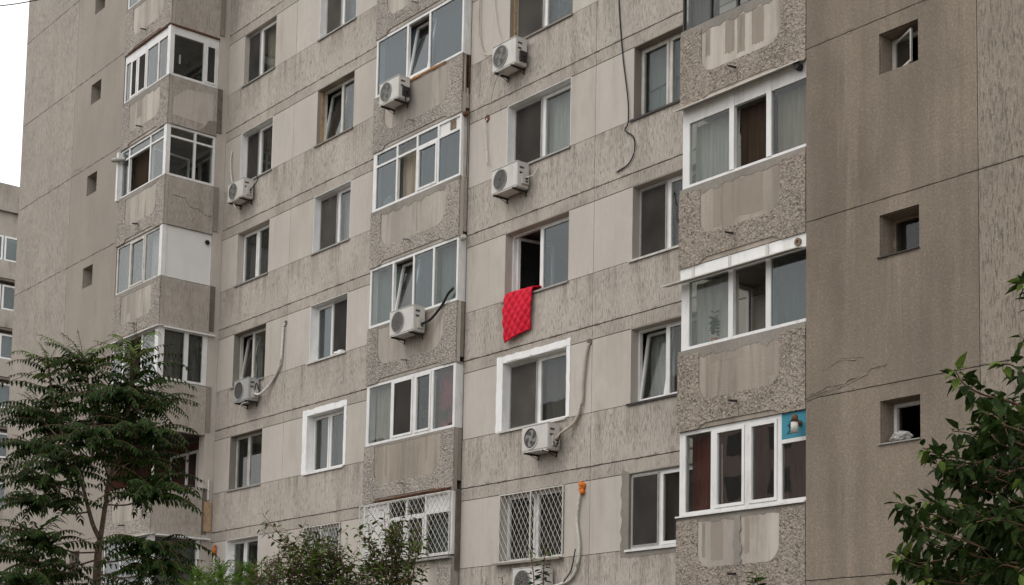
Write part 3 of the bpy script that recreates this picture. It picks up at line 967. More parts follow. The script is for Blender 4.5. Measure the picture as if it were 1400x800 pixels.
# -1: white head boards, rusty edge above
z0, z1 = lglz(-1); par = LPAR[0]
glazing(par, fx(GL), LX[0] + .02, LX[1] - .191, z0, z1, [(-38.75, 'fix', 'cur_grey'), (-38.32, 'screen', None), (-37.78, 'screen', 'cur_grey'), (-37.10, 'fix', None), (0, 'fix', 'cur_blue')], head=.24)
glazing(par, sx_(GS), *SE, z0, z1, [(-.70, 'fix', None, 'glass_dark'), (0, 'screen', None)], head=.24)
lcorner(par, z0, z1)
strip(LPAR[-1], 'rust_edge', 'rust', [(LX[0] + .2, J(-1) + PB + .02), (LX[1], J(-1) + PB + .02)], LY, .012, .035, seed=4)
b = MB(); b.box(LX[1] - .115, LX[1] + .008, LY + .03, -.30, J(-1) + PB - .03, J(-1) + PB + .008); b.build('rust_edge', M['rust'], LPAR[-1])
b = MB(); b.box(LX[1] - .35, LX[1] - .348, -1.3, -1.25, z0 + .5, z0 + .75); b.build('paper_note', M['pvc'], par)
# 0: lights with transoms
z0, z1 = lglz(0); par = LPAR[1]
glazing(par, fx(GL), LX[0] + .02, LX[1] - .191, z0, z1, [(-38.62, 'fix', None), (-37.35, 'open', 'cur_brown'), (0, 'fix', None)], transom=z1 - .30)
glazing(par, sx_(GS), *SE, z0, z1, [(-.88, 'fix', None, 'glass_dark'), (0, 'fix', None, 'glass_dark')], transom=z1 - .30)
lcorner(par, z0, z1)
b = MB(); b.box(LX[0] - .05, LX[0] + .05, LY - .06, LY + .05, z0 - .05, z1 - .05); b.build('edge_trim', M['pvc'], par)
b = MB(); b.tube([(LX[0] + .25, LY + .06, z1 - .28), (LX[0] + .10, LY - .12, z1 - .30), (LX[0] - .06, LY - .16, z1 - .27)], .065, 12); b.build('flue_pipe', M['grey_metal'], par)
# 1: grey sashes at the front, white panel on the side
z0, z1 = lglz(1); par = LPAR[2]
glazing(par, fx(GL), LX[0] + .02, LX[1] - .191, z0, z1, [(-38.30, 'fix', 'cur_grey', 'glass'), (-37.42, 'sash', 'cur_blue', 'glass'), (0, 'fix', 'cur_white', 'glass')], mat='pvc_dirty')
glazing(par, sx_(GS), *SE, z0, z1, [(0, 'solid', None)], w=.02, ends=(.01, .01), head=.01, sillw=.01)
lcorner(par, z0, z1)
b = MB(); b.ring((0, 0), .03, .065, 0, .02); b.disc((0, 0), .031, 16, .012); b.v = [Vector((GS + .03 - v.y, -.42 + v.x, z1 - .23 + v.z)) for v in b.v]; b.build('vent_outlet', M['black'], par)
# 2: roof strip, open sash, pale curtains
z0, z1 = lglz(2); par = LPAR[3]
glazing(par, fx(GL), LX[0] + .02, LX[1] - .221, z0, z1, [(-38.45, 'fix', 'cur_white'), (-37.35, 'open', None), (0, 'fix', 'cur_white')], transom=None, w=.08)
glazing(par, sx_(GS), *SE, z0, z1, [(-.90, 'fix', 'cur_grey'), (0, 'fix', 'cur_grey')], w=.12, ends=(.12, .14))
b = MB(); b.box(LX[1] - .22, LX[1] - .02, LY + .02, LY + .19, z0, z1); b.build('corner_mullion', M['pvc'], par)
canopy(LPAR[2], LX[0] - .02, LX[1] + .09, J(2) + PB - .004, LY - .08, LY + .1, .03, 'pvc')
b = MB(); b.box(LX[1] - .08, LX[1] + .09, LY + .11, -.15, J(2) + PB - .045, J(2) + PB - .006); b.build('side_canopy', M['pvc'], LPAR[2])
# 3: open loggia with dark red walls
par = LPAR[4]
b = MB(); b.box(LX[0] + .03, LX[1] - .02, -.02, -.006, J(4) + .02, J(3) + PB); b.build('loggia_wall', M['room_red'], par)
b = MB(); b.box(LX[0] - .01, LX[0] + .01, LY + .14, -.03, J(4) + .02, J(3) + PB); b.build('loggia_wall', M['room_red'], par)
b = MB(); b.box(LX[1] - .10, LX[1] - .055, LY + .03, LY + .075, J(4) + PT, J(3) + PB); b.build('corner_pole', M['pvc_dirty'], par)
b = MB(); frame_rect(b, -38.75, -37.15, J(3) - 2.4, J(3) - .40, .07, -.05, -.021); b.box(-37.82, -37.70, -.05, -.021, J(3) - 2.33, J(3) - .47)
b.build('loggia_window_frame', M['pvc'], par)
b = MB(); b.box(-38.68, -37.82, -.04, -.03, J(3) - 2.33, J(3) - .47); b.box(-37.70, -37.22, -.04, -.03, J(3) - 2.33, J(3) - .47); b.build('pane', M['glass'], par)
b = MB(); b.box(LX[1] + .002, LX[1] + .05, -.25, -.05, J(4) + .02, J(4) + .80); b.build('wooden_board', M['wood_pale'], par)
b = MB(); b.tube([(LX[1] + .02, -.14, J(4) + .85), (LX[1] + .02, -.14, J(4) + 1.40)], .03, 8); b.build('standpipe', M['hose_white'], par)
# 4: white roof strip and frames
z0, z1 = lglz(4); par = LPAR[5]
glazing(par, fx(GL), LX[0] + .02, LX[1] - .191, z0, z1, [(-38.1, 'fix', 'cur_dark'), (-37.2, 'fix', None), (0, 'fix', None)])
glazing(par, sx_(GS), *SE, z0, z1, [(-.30, 'fix', 'cur_grey')], ends=(.1, .1))
lcorner(par, z0, z1)
canopy(LPAR[4], LX[0] - .02, LX[1] + .12, J(4) + PB - .004, LY - .12, LY + .1, .05, 'pvc')
b = MB(); b.box(LX[1] - .08, LX[1] + .16, LY + .11, -.10, J(4) + PB - .05, J(4) + PB - .012); b.build('side_canopy', M['pvc'], LPAR[4])

# back wall inside the enclosed left and right balconies
for (x0, x1, key) in ((LX[0] + .02, LX[1] - .02, 'L'), (RX[0] + .04, RX[1] - .02, 'R')):
    for k in range(-3, 5):
        hx = (-38.75, -37.15) if key == 'L' else (-17.2, -15.5)
        b = MB(); frame_rect(b, hx[0], hx[1], J(k) - 2.4, J(k) - .36, .06, .05, .11); b.box(sum(hx) / 2 - .04, sum(hx) / 2 + .04, .051, .109, J(k) - 2.34, J(k) - .42)
        b.build('balcony_door_frame', M['pvc_dirty'], block, (sum(hx) / 2, .05, J(k) - 2.4))

# --- middle, shallow balconies
MD = .22
MY = -MD
MPAR = {}
for k in range(-3, 6):
    zb, zt = J(k) - .02, J(k) + 1.29
    p = parapet('balcony', MX[0], MX[1], zb, zt, MY, 'pebble', 'inset_brown' if k == 4 else 'inset', ix0=.42, ix1=.47, ib=.40, r=.36, cap='mortar', rag={2: .12, 1: .04, 3: .05}.get(k, .02), seed=70 + k, capw=.09 if k == 2 else .05, spout='grey_metal')
    MPAR[k] = p
    b = MB(); b.box(MX[1] - .12, MX[1] - .004, MY + .125, -.002, zb + (.12 if k != 4 else .2), zt - (.02 if k not in (1,) else .75))
    b.build('side_slab', M['mortar' if k in (3, 4) else 'side_plaster'], p)
    b = MB(); b.box(MX[0] + .004, MX[0] + .12, MY + .125, -.002, zb + .1, zt - .02); b.build('side_slab', M['concrete'], p)
    b = MB(); b.box(MX[0] + .01, MX[1] - .01, MY + .05, -.001, zb - .03, zb + .012); b.build('balcony_slab', M['slab'], p)
GM = MY + .03


def mglz(k): return J(k + 1) + 1.29, J(k) - .02


def mside(par, z0, z1, mat='pvc'):
    b = MB(); b.box(MX[1] - .065, MX[1] - .025, GM + .071, .022, z0 + .002, z1); b.build('side_panel', M[mat], par)
    b = MB(); b.box(MX[0] + .025, MX[0] + .065, GM + .071, .022, z0 + .002, z1); b.build('side_panel', M[mat], par)


for k in (-3, -2, -1):
    z0, z1 = mglz(k)
    glazing(MPAR[k + 1], fx(GM), MX[0] + .02, MX[1] - .02, z0, z1, [(-27.9, 'fix', 'cur_grey'), (-26.8, 'sash', None), (0, 'fix', 'cur_white')]); mside(MPAR[k + 1], z0, z1)
z0, z1 = mglz(0); par = MPAR[1]
glazing(par, fx(GM), MX[0] + .02, MX[1] - .02, z0, z1, [(-27.68, 'fix', 'refl_teal', 'glass_sky'), (-26.84, 'tilt', None, 'glass_sky'), (0, 'fix', 'refl_teal', 'glass_sky')]); mside(par, z0, z1)  # teal sheets behind the fixed panes imitate the mirrored sky
strip(par, 'mounting_foam', 'foam', [(-27.65, z0 - .015), (-26.15, z0 - .015)], MY, .015, .045, .03, seed=8)
for dx in (-.18, -.10, -.02):
    b = MB(); b.box(MX[1] - .022, MX[1] - .004, dx - .012, dx + .012, J(1) + .42, J(1) + 1.26); b.build('rusty_bar', M['rust'], par)
z0, z1 = mglz(1); par = MPAR[2]
tr = z1 - .34
glazing(par, fx(GM), MX[0] + .02, MX[1] - .02, z0, z1, [(-27.97, 'fix', 'cur_grey', 'glass_sky'), (-27.20, 'open', 'cur_beige'), (-26.42, 'sash', 'refl_teal', 'glass_sky'), (0, 'vent', 'cur_grey', 'glass_sky')], transom=tr, ends=(.13, .05)); mside(par, z0, z1, 'pvc_dirty')
b = MB(); b.box(-26.02, -25.82, GM + .02, GM + .031, tr + .06, tr + .26); b.build('vent_outlet', M['wood'], par)
z0, z1 = mglz(2); par = MPAR[3]
glazing(par, fx(GM), MX[0] + .02, MX[1] - .02, z0, z1, [(-28.0, 'fix', 'cur_green', 'glass'), (-27.22, 'tilt', 'cur_grey'), (-26.48, 'fix', 'cur_grey', 'glass_sky'), (0, 'fix', 'cur_green', 'glass')]); mside(par, z0, z1)
z0, z1 = mglz(3); par = MPAR[4]
glazing(par, fx(GM), MX[0] + .02, MX[1] - .02, z0, z1, [(-27.92, 'fix', 'cur_beige'), (-27.08, 'screen', 'cur_brown'), (-26.42, 'sash', None), (0, 'fix', 'cur_pink')], w=.08, ends=(.1, .08)); mside(par, z0, z1)
z0, z1 = mglz(4); par = MPAR[5]
glazing(par, fx(GM), MX[0] + .02, MX[1] - .02, z0 + .04, z1, [(-27.95, 'solid', None), (-27.25, 'sash', None, 'glass_dark'), (-26.55, 'sash', 'cur_dark', 'glass_dark'), (0, 'fixp', 'refl_teal')], transom=z1 - .42, w=.07); mside(par, z0, z1, 'concrete_dark')
grille(par, (MX[0] - .03, MX[1] + .01), z0 + .0, z1 - .02, y=MY - .05, wires=42, rows=6.5, mat='pvc_dirty', mid=False)
strip(MPAR[4], 'rust_edge', 'rust', [(MX[0] + .5, J(4) + .0), (MX[1], J(4) + .01)], MY - .01, .012, .032, .05, seed=12)
b = MB(); b.box(MX[0] - .02, MX[1] + .02, MY - .1, MY + .03, z0 - .05, z0 - .004); b.build('sill', M['grey_metal'], par)
# dark concrete column beside the lowest middle balconies
b = MB(); b.box(MX[1] - .13, MX[1] + .02, MY + .10, -.003, J(5) + 1.0, J(4) - .03); b.build('side_column', M['concrete_dark'], MPAR[5])
# flue elbows and rusty drain at the balcony edge
for k, mt in ((2, 'hose_white'), (1, 'rust')):
    b = MB(); b.tube([(MX[1] - .04, -.10, J(k) - .06), (MX[1] + .04, -.13, J(k) - .06), (MX[1] + .11, -.14, J(k) - .05)], .05, 10); b.build('flue_pipe', M[mt], MPAR[k])
b = MB(); b.tube([(MX[1] + .015, -.05, J(1) + .0), (MX[1] + .015, -.045, J(1) - .75), (MX[1] + .01, -.05, J(1) - 1.4)], .009, 6); b.build('rusty_pipe', M['rust'], MPAR[2])

# --- right, deep balconies beside the right end block
RY = -D + .01
RPAR = {}
RB, RT = -.13, 1.20
for k in range(0, 6):
    zb, zt = J(k) + RB, J(k) + RT
    p = parapet('balcony', RX[0], RX[1], zb, zt, RY, 'pebble_dark', 'inset_brown' if k in (4, 3) else 'inset', ix0=.47, ix1=.50, ib=.47, r=.26, cap='mortar', rag={3: .10, 4: .16, 5: .10, 2: .12}.get(k, .05), capw=.08, seed=90 + k, spout='dark_metal')
    RPAR[k] = p
    b = MB(); b.box(RX[0], RX[0] + .12, RY + .125, -.01, zb + .01, zt - .02); b.build('side_slab', M['side_plaster'], p)
    b = MB(); b.box(RX[0] + .13, RX[1] - .01, RY + .13, -.004, zb + .02, zb + .16); b.build('balcony_slab', M['slab'], p)
GR = RY + .05


def rglz(k): return J(k + 1) + RT, J(k) + RB


def rside(par, z0, z1, mat='pvc'):
    b = MB(xf=lambda p: Vector((RX[0] + .04 + p.y, p.x, p.z)))
    frame_rect(b, RY + .14, -.03, z0, z1, .06, 0, .05); b.build('side_frame', M[mat], par)
    b = MB(xf=lambda p: Vector((RX[0] + .04 + p.y, p.x, p.z))); b.box(RY + .20, -.09, .02, .026, z0 + .06, z1 - .06); b.build('pane', M['glass'], par)


z0, z1 = rglz(0); glazing(RPAR[1], fx(GR), RX[0], RX[1], z0, z1, [(-16.5, 'fix', None), (-15.6, 'fix', None), (0, 'fix', None)]); rside(RPAR[1], z0, z1)
z0, z1 = rglz(1); glazing(RPAR[2], fx(GR), RX[0], RX[1], z0, z1, [(-16.98, 'fix', 'cur_grey'), (-16.4, 'fix', None), (-15.6, 'fix', None), (0, 'fix', None)], mat='dark_metal', w=.035, ends=(.03, .03), head=.03, sillw=.03, transom=z0 + .72); rside(RPAR[2], z0, z1, 'dark_metal')
# 2: white head board, awning strip, curtains
z0, z1 = rglz(2); par = RPAR[3]
glazing(par, fx(GR), RX[0] + .03, RX[1], z0, z1, [(-16.49, 'fix', 'cur_white'), (-15.71, 'open', 'cur_brown'), (0, 'fix', 'cur_beige')], ends=(.15, .02), head=.27, w=.08); rside(par, z0, z1)  # brown sheet in the open light imitates the dark interior
b = MB()
for xa in (-16.49, -15.71): b.box(xa - .05, xa + .05, GR - .012, GR - .001, z0 + .06, z1 - .02)
b.build('post_cover', M['pvc'], par)
canopy(RPAR[2], RX[0] - .02, RX[1] - .03, J(2) + RB + .005, RY - .13, RY + .05, .07, 'pvc_dirty')
b = MB(); b.tube([(RX[1] - .12, RY + .02, J(2) + RB - .10), (RX[1] - .11, RY - .10, J(2) + RB - .10)], .06, 10); b.build('flue_pipe', M['black'], par)
# 3: head board with awning below it
z0, z1 = rglz(3); par = RPAR[4]
glazing(par, fx(GR), RX[0] + .03, RX[1], z0, z1, [(-16.50, 'fix', 'cur_white'), (-15.72, 'none', None), (0, 'fix', 'cur_grey', 'glass_sky')], ends=(.17, .02), head=.24, w=.10); rside(par, z0, z1)
b = MB(); b.box(RX[0] + .02, RX[1] + .005, GR - .02, GR - .002, z1 - .22, z1 - .002); b.build('head_board', M['pvc'], par)
for xa in (-17.3, -16.5, -15.72):
    b = MB(); b.box(xa - .025, xa + .025, GR - .034, GR - .021, z1 - .2, z1 - .004); b.build('batten', M['pvc_dirty'], par)
canopy(par, RX[0] - .22, RX[1] + .0, z1 - .24, RY - .20, RY + .02, .05, 'pvc_dirty')
b = MB(); b.ring((-15.10, z1 - .12), .03, .062, GR - .05, GR - .02); b.disc((-15.10, z1 - .12), .032, 16, GR - .03); b.build('vent_outlet', M['wood'], par)
# 4: four lights, blue panel
z0, z1 = rglz(4); par = RPAR[5]
glazing(par, fx(GR), RX[0] + .02, RX[1], z0, z1, [(-16.86, 'fix', 'cur_red', 'glass'), (-16.14, 'sash', 'cur_dark', 'glass_mirror'), (-15.48, 'sash', 'cur_dark', 'glass_mirror'), (0, 'fix', 'cur_dark', 'glass_mirror')], ends=(.13, .015), w=.085); rside(par, z0, z1)  # dark curtains added behind the mirror panes to make the reflection show
b = MB(); b.box(-15.435, RX[1] - .004, GR - .006, GR + .02, z1 - .40, z1 - .004); b.build('blue_panel', M['blue'], par)
b = MB(); b.box(-15.435, RX[1] - .004, GR - .008, GR + .03, z1 - .46, z1 - .401); b.build('transom_bar', M['pvc'], par)
# inked plant doodle on the blue panel
b = MB()
dx0, dz0 = -15.33, z1 - .33
for pts in ([(0, 0), (.03, .02), (.08, .0)], [(.02, .03), (.05, .05), (.09, .04)], [(.05, .06), (.05, .13)], [(.05, .10), (.01, .14)], [(.05, .12), (.09, .17)], [(.05, .09), (.10, .11)], [(.02, .13), (.05, .15), (.04, .19)], [(.08, .17), (.07, .2)], [(.1, .05), (.1, .1)]):
    b.tube([(dx0 + u, GR - .008, dz0 + v) for u, v in pts], .006, 5)
b.build('doodle', M['black'], par)
b = MB(); b.tube([(-15.06, RY + .02, z1 - .20), (-15.05, RY - .10, z1 - .22)], .045, 10); b.build('flue_stub', M['rust'], par)
b = MB(); b.smooth = True
b.tube([(-15.06, RY - .10, z1 - .36), (-15.06, RY - .10, z1 - .20)], .055, 14); b.cur = 1; b.tube([(-15.06, RY - .10, z1 - .199), (-15.055, RY - .10, z1 - .12), (-15.05, RY - .10, z1 - .09)], .058, 14, r1=.034)
b.build('flue_cowl', [M['pvc_dirty'], M['rust']], par)
b = MB(); b.box(RX[0], RX[1], RY - .03, RY + .06, z0 - .03, z0 - .006); b.build('sill', M['pvc'], par)
def damp(par, x0, x1, z0, z1, y, mat, seed, name='damp_patch'):
    "dark run mark with a ragged outline on an inset panel"
    r = random.Random(seed); b = MB(); n = 14
    e = .005
    pts = [(x0 + r.uniform(-e, e), z0 + (z1 - z0) * i / n) for i in range(n + 1)][::-1]
    pts += [(x0 + (x1 - x0) * i / 8, z0 + r.uniform(-.02, .02)) for i in range(1, 8)]
    pts += [(x1 + r.uniform(-e, e), z0 + (z1 - z0) * i / n) for i in range(n + 1)]
    b.extrude(pts, y - .0015, y + .01)
    return fix_normals(b.build(name, M[mat], par))


yi = RY + .018
damp(RPAR[3], -16.86, -16.42, J(3) + .39, J(3) + 1.08, yi, 'damp', 1)
damp(RPAR[3], -16.415, -15.80, J(3) + .44, J(3) + 1.06, yi, 'damp', 2)
for k_, a_, c_, e_ in ((2, -16.62, -16.42, .50), (2, -16.36, -16.20, .42), (2, -16.05, -15.80, .46), (2, -17.05, -16.95, .6), (5, -16.86, -16.60, .44), (5, -17.05, -16.98, .5), (5, -16.15, -16.05, .5), (4, -15.66, -15.56, .5), (4, -16.9, -16.2, .9)):
    damp(RPAR[k_], a_, c_, J(k_) + e_, J(k_) + 1.05, yi, 'damp', int(a_ * 10) + k_)
yi = MY + .018
for k_, a_, c_, e_ in ((4, -28.1, -28.04, .55), (4, -27.62, -27.54, .6), (4, -26.95, -26.88, .5), (4, -26.6, -26.52, .7), (2, -27.15, -27.11, .45), (3, -27.1, -27.06, .5)):
    damp(MPAR[k_], a_, c_, J(k_) + e_, J(k_) + 1.2, yi, 'damp', int(a_ * 10) + k_)
yi = LY + .018
for k_, a_, c_, e_ in ((0, -38.2, -37.9, .5), (1, -37.9, -37.84, .4), (2, -38.3, -38.1, .5)):
    damp(LPAR[k_], a_, c_, J(k_) + e_, J(k_) + 1.0, yi, 'damp', int(a_ * 10) + k_)
# grey mortar run below
b = MB(); r_ = random.Random(5)
pl = [(-16.36 + r_.uniform(-.02, .02), z0 - .1 - i * .07) for i in range(12)]; pr = [(-16.22 + r_.uniform(-.03, .03), z0 - .1 - i * .07) for i in range(12)]
b.extrude(pl + pr[::-1], RY - .003, RY + .019); fix_normals(b.build('mortar_patch', M['mortar'], par))

# cracks of the right end block
rc = MB
crack(block, [(-14.90, 6.56), (-14.53, 6.62), (-14.30, 6.63), (-14.13, 6.70), (-13.85, 6.74), (-13.74, 6.80), (-13.45, 6.83)], -D, .035, seed=21, out=.002)
crack(block, [(-14.85, 6.60), (-14.45, 6.68), (-14.15, 6.66)], -D, .02, seed=22, out=.003)
crack(block, [(-14.45, 6.98), (-14.25, 7.06), (-14.05, 7.03), (-13.85, 7.0)], -D, .012, seed=23, out=.002)
crack(block, [(-14.80, 6.5), (-14.79, 7.3), (-14.80, 8.1), (-14.79, 9.1)], -D, .012, seed=24, out=.002)
crack(block, [(-42.45, J(0) + .03), (-42.2, J(0) + .16), (-41.9, J(0) + .10), (-41.6, J(0) + .15)], -D, .02, seed=25, out=.002)
strip(block, 'plaster_ridge', 'end_stucco_right', [(-14.90, 6.53), (-14.53, 6.59), (-14.13, 6.665), (-13.74, 6.765)], -D, .006, .022, .007, seed=51)
strip(block, 'plaster_ridge', 'end_stucco_right', [(-14.6, 6.93), (-14.25, 7.03), (-13.95, 6.99)], -D, .004, .014, .005, seed=52)
strip(block, 'plaster_ridge', 'end_stucco_left', [(-42.42, J(0) + .02), (-42.1, J(0) + .10), (-41.7, J(0) + .05)], -D, .006, .02, .008, seed=53)
for k in range(0, 5):
    crack(block, [(XRS + .02, J(k) + .05), (XRS + .05, J(k) + 1.2), (XRS + .03, J(k) + 2.6)], -D, .045, 'mortar', seed=30 + k, out=.002)
# smooth filler strip along the edges of the middle wall, beside the left corner
crack(block, [(-36.05, J(2) + 2.4), (-36.02, J(1) - 1.2), (-36.1, J(2) + .2), (-35.98, J(2) - .8)], 0, .010, seed=41)
crack(block, [(-35.9, J(-1) + 1.5), (-35.92, J(-1) - .5), (-35.93, J(0) - .2)], 0, .010, seed=42)
# mortar patch round the lowest window of the fourth column
b = MB(); r_ = random.Random(9)
pts = [(DXS[0] - .19 + r_.uniform(-.03, .03), J(4) + WB - .12 + (1.62) * i / 14) for i in range(15)]
b.extrude([(DXS[0] - .002, J(4) + WB - .12)] + [(DXS[0] - .002, J(4) + WT + .02)] + pts[::-1], -.004, .008); fix_normals(b.build('mortar_patch', M['mortar'], block))
b = MB(); b.extrude([(DXS[0], J(4) + WB - .14), (DXS[1], J(4) + WB - .12), (DXS[1], J(4) + WB - .036), (DXS[0], J(4) + WB - .036)], -.005, .008); fix_normals(b.build('mortar_patch', M['mortar'], block))


# ------------------------------------------------------------------ air conditioners
def ac_unit(label, x0, zt, yback=-.06, w=.80, h=.54, d=.30, body='ac', fan=True, fins=True, hose=None, legs='wall', cover=True, drain=None, valve=True):
    """outdoor unit facing -Y; x0 left edge, zt top; hangs on two brackets"""
    x1, zb, y1 = x0 + w, zt - h, yback
    y0 = y1 - d
    root = empty('air_conditioner', ((x0 + x1) / 2, y1, zb - .04))
    tag(root, label, 'air conditioner', 'air conditioner units on the facade')
    b = MB(); b.rbox(x0, x1, y0, y1, zb, zt, .016); b.build('casing', M[body], root)
    b = MB(); b.box(x0 - .004, x1 + .004, y0 - .004, y1 - .01, zt + .0005, zt + .012); b.build('lid', M[body], root)
    b = MB(); b.box(x0 + .01, x1 - .01, y0 + .005, y1 - .01, zb - .018, zb - .0005); b.build('base_tray', M[body], root)
    c = (x0 + w * .36, zb + h * .5); R = h * .41
    b = MB(); b.disc(c, R, 28, y0 - .002); b.build('fan_shade_disc', M['ac_dark'], root)  # flat disc on the casing, coloured dark for the hollow's shade
    if fan:
        b = MB()
        for q in range(4):
            a0 = q * PI / 2 + .5
            pts = []
            for t in range(7):
                r = .04 + (R * .86 - .04) * t / 6
                pts.append((c[0] + r * math.cos(a0 + .10 * t), c[1] + r * math.sin(a0 + .10 * t)))
            for t in range(6, -1, -1):
                r = .04 + (R * .86 - .04) * t / 6
                pts.append((c[0] + r * math.cos(a0 + .55 + .14 * t), c[1] + r * math.sin(a0 + .55 + .14 * t)))
            b.extrude(pts, y0 - .006, y0 - .003)
        b.ring(c, .0, .055, y0 - .010, y0 - .003, 14)
        fix_normals(b.build('fan', M['ac_fan'], root))
    b = MB(); b.ring(c, R * .97, R * 1.06, y0 - .016, y0 - .0005, 30)
    if fins:
        for r in (.25, .42, .58, .74, .88): b.ring(c, R * r - .003, R * r + .003, y0 - .016, y0 - .012, 26)
        for q in range(8):
            a = q * PI / 4
            b.tube([(c[0] + .03 * math.cos(a), y0 - .014, c[1] + .03 * math.sin(a)), (c[0] + R * math.cos(a), y0 - .014, c[1] + R * math.sin(a))], .003, 4, False)
    b.build('fan_grille', M[body if not fins else 'grey_metal'], root)
    # right side: raised dark plates as handle slots, valve cover
    b = MB(); b.box(x1 + .0005, x1 + .004, y0 + .06, y0 + .17, zt - .13, zt - .09); b.build('handle_slot', M['ac_dark'], root)
    b = MB(); b.box(x1 + .0005, x1 + .004, y0 + .06, y0 + .15, zt - .24, zt - .20); b.build('handle_slot', M['ac_dark'], root)
    if valve:
        b = MB(); b.box(x1 + .001, x1 + .05, y0 + .10, y1 - .03, zb + .05, zb + .26); b.build('valve_cover', M['ac_cover' if cover else 'dark_metal'], root)
        b = MB(); b.tube([(x1 + .05, y0 + .19, zb + .16), (x1 + .09, y0 + .20, zb + .15)], .018, 8); b.tube([(x1 + .05, y0 + .19, zb + .10), (x1 + .09, y0 + .20, zb + .09)], .014, 8); b.build('valve', M['black'], root)
    for xa in (x0 + .10, x1 - .14):
        b = MB(); b.box(xa, xa + .035, y0 - .02, y1 + .055, zb - .052, zb - .019)
        b.extrude([(xa + .014, zb - .052), (xa + .018, zb - .052), (xa + .018, zb - .13), (xa + .014, zb - .13)], y1 + .025, y1 + .054)
        i = [b.vert(p) for p in ((xa + .012, y1 + .03, zb - .125), (xa + .022, y1 + .03, zb - .125), (xa + .022, y0 + .12, zb - .054), (xa + .012, y0 + .12, zb - .054), (xa + .012, y1 + .05, zb - .125), (xa + .022, y1 + .05, zb - .125), (xa + .022, y0 + .15, zb - .054), (xa + .012, y0 + .15, zb - .054))]
        for q in ((0, 1, 2, 3), (7, 6, 5, 4), (0, 4, 5, 1), (1, 5, 6, 2), (3, 2, 6, 7), (0, 3, 7, 4)): b.face([i[z] for z in q])
        b.build('bracket', M['dark_metal' if body != 'x' else 'pvc'], root)
    for hs in hose or ():
        b = MB(); b.smooth = True; b.tube(smooth(hs[0]), hs[1], 8); b.build(hs[3] if len(hs) > 3 else 'hose', M[hs[2]], root)
    if drain:
        b = MB(); b.smooth = True; b.tube(smooth(drain), .012, 6); b.build('drain_hose', M['hose_white'], root)
    return root


def smooth(pts, n=6):
    "Catmull-Rom through the points"
    P = [Vector(p) for p in pts]
    if len(P) < 3: return P
    P = [P[0] * 2 - P[1]] + P + [P[-1] * 2 - P[-2]]
    out = []
    for i in range(1, len(P) - 2):
        for t in range(n):
            u = t / n
            out.append(.5 * ((2 * P[i]) + (-P[i - 1] + P[i + 1]) * u + (2 * P[i - 1] - 5 * P[i] + 4 * P[i + 1] - P[i + 2]) * u * u + (-P[i - 1] + 3 * P[i] - 3 * P[i + 1] + P[i + 2]) * u ** 3))
    out.append(P[-2])
    return out


ac_unit('small air conditioner at the left corner of the main wall, beside the enclosed balconies', -35.47, 15.60, w=.80, h=.48, body='ac', fan=True,
        hose=[([(-34.66, -.2, 15.25), (-34.5, -.06, 15.5), (-34.55, -.03, 15.7)], .014, 'black')], drain=[(-35.3, -.28, 15.08), (-35.1, -.34, 14.96), (-34.95, -.40, 14.86)])
ac_unit('grey air conditioner with a foil wrapped pipe rising on its right, below a tilted window', -34.74, 10.26, w=.72, h=.55, body='ac_grey', fan=False, fins=False,
        hose=[([(-33.97, -.2, 9.85), (-33.75, -.16, 9.82), (-33.45, -.05, 10.05), (-33.05, -.04, 10.45), (-32.98, -.035, 10.9), (-32.95, -.035, 11.35), (-32.90, -.02, 11.48)], .035, 'hose_foil', 'pipe'), ([(-33.97, -.2, 9.95), (-33.85, -.22, 10.1), (-33.75, -.2, 9.9)], .014, 'black')],
        drain=[(-34.1, -.3, 9.66), (-34.35, -.36, 9.60), (-34.45, -.38, 9.42), (-34.5, -.38, 9.30)])
ac_unit('air conditioner on the upper middle balcony with fan blades showing and open side wiring', -28.18, 15.93, yback=MY - .06, w=.76, h=.50, fan=True, fins=True, cover=False,
        hose=[([(-27.4, -.45, 15.7), (-27.34, -.45, 15.55), (-27.36, -.42, 15.35)], .014, 'black')])
ac_unit('air conditioner on a middle balcony with a thick black hose running up to the right', -27.53, 10.58, yback=MY - .06, w=.90, h=.54, fan=False,
        hose=[([(-26.58, -.40, 10.18), (-26.35, -.32, 10.26), (-26.05, MY - .03, 10.52), (-25.85, MY - .03, 10.72), (-25.68, MY - .025, 10.80)], .028, 'black')])
ac_unit('air conditioner with pale fan blades under the highest window right of the middle balconies', -24.37, 15.57, w=.76, h=.54, fan=True, fins=True, cover=False,
        drain=[(-24.1, -.25, 15.0), (-24.3, -.28, 14.94), (-24.55, -.2, 14.72), (-24.66, -.15, 14.52)])
ac_unit('white air conditioner with a dark round grille under the window with white curtains', -24.32, 12.93, w=.84, h=.50, fan=False, fins=True,
        hose=[([(-23.42, -.2, 12.6), (-23.3, -.08, 12.66), (-23.25, -.03, 12.8)], .013, 'hose_white')])
ac_unit('air conditioner with a beige conduit on its right, under the window in a white surround', -23.18, 7.46, w=.78, h=.49, fan=True, fins=False,
        hose=[([(-22.36, -.2, 7.15), (-22.22, -.14, 7.28), (-21.98, -.05, 7.45), (-21.80, -.04, 7.75), (-21.76, -.04, 8.2), (-21.70, -.04, 8.65), (-21.64, -.02, 8.92)], .032, 'hose_beige', 'pipe'), ([(-22.36, -.25, 7.1), (-22.28, -.24, 7.0), (-22.2, -.2, 7.25)], .013, 'black')],
        drain=[(-22.7, -.3, 6.93), (-22.55, -.36, 6.95), (-22.35, -.38, 6.90)])
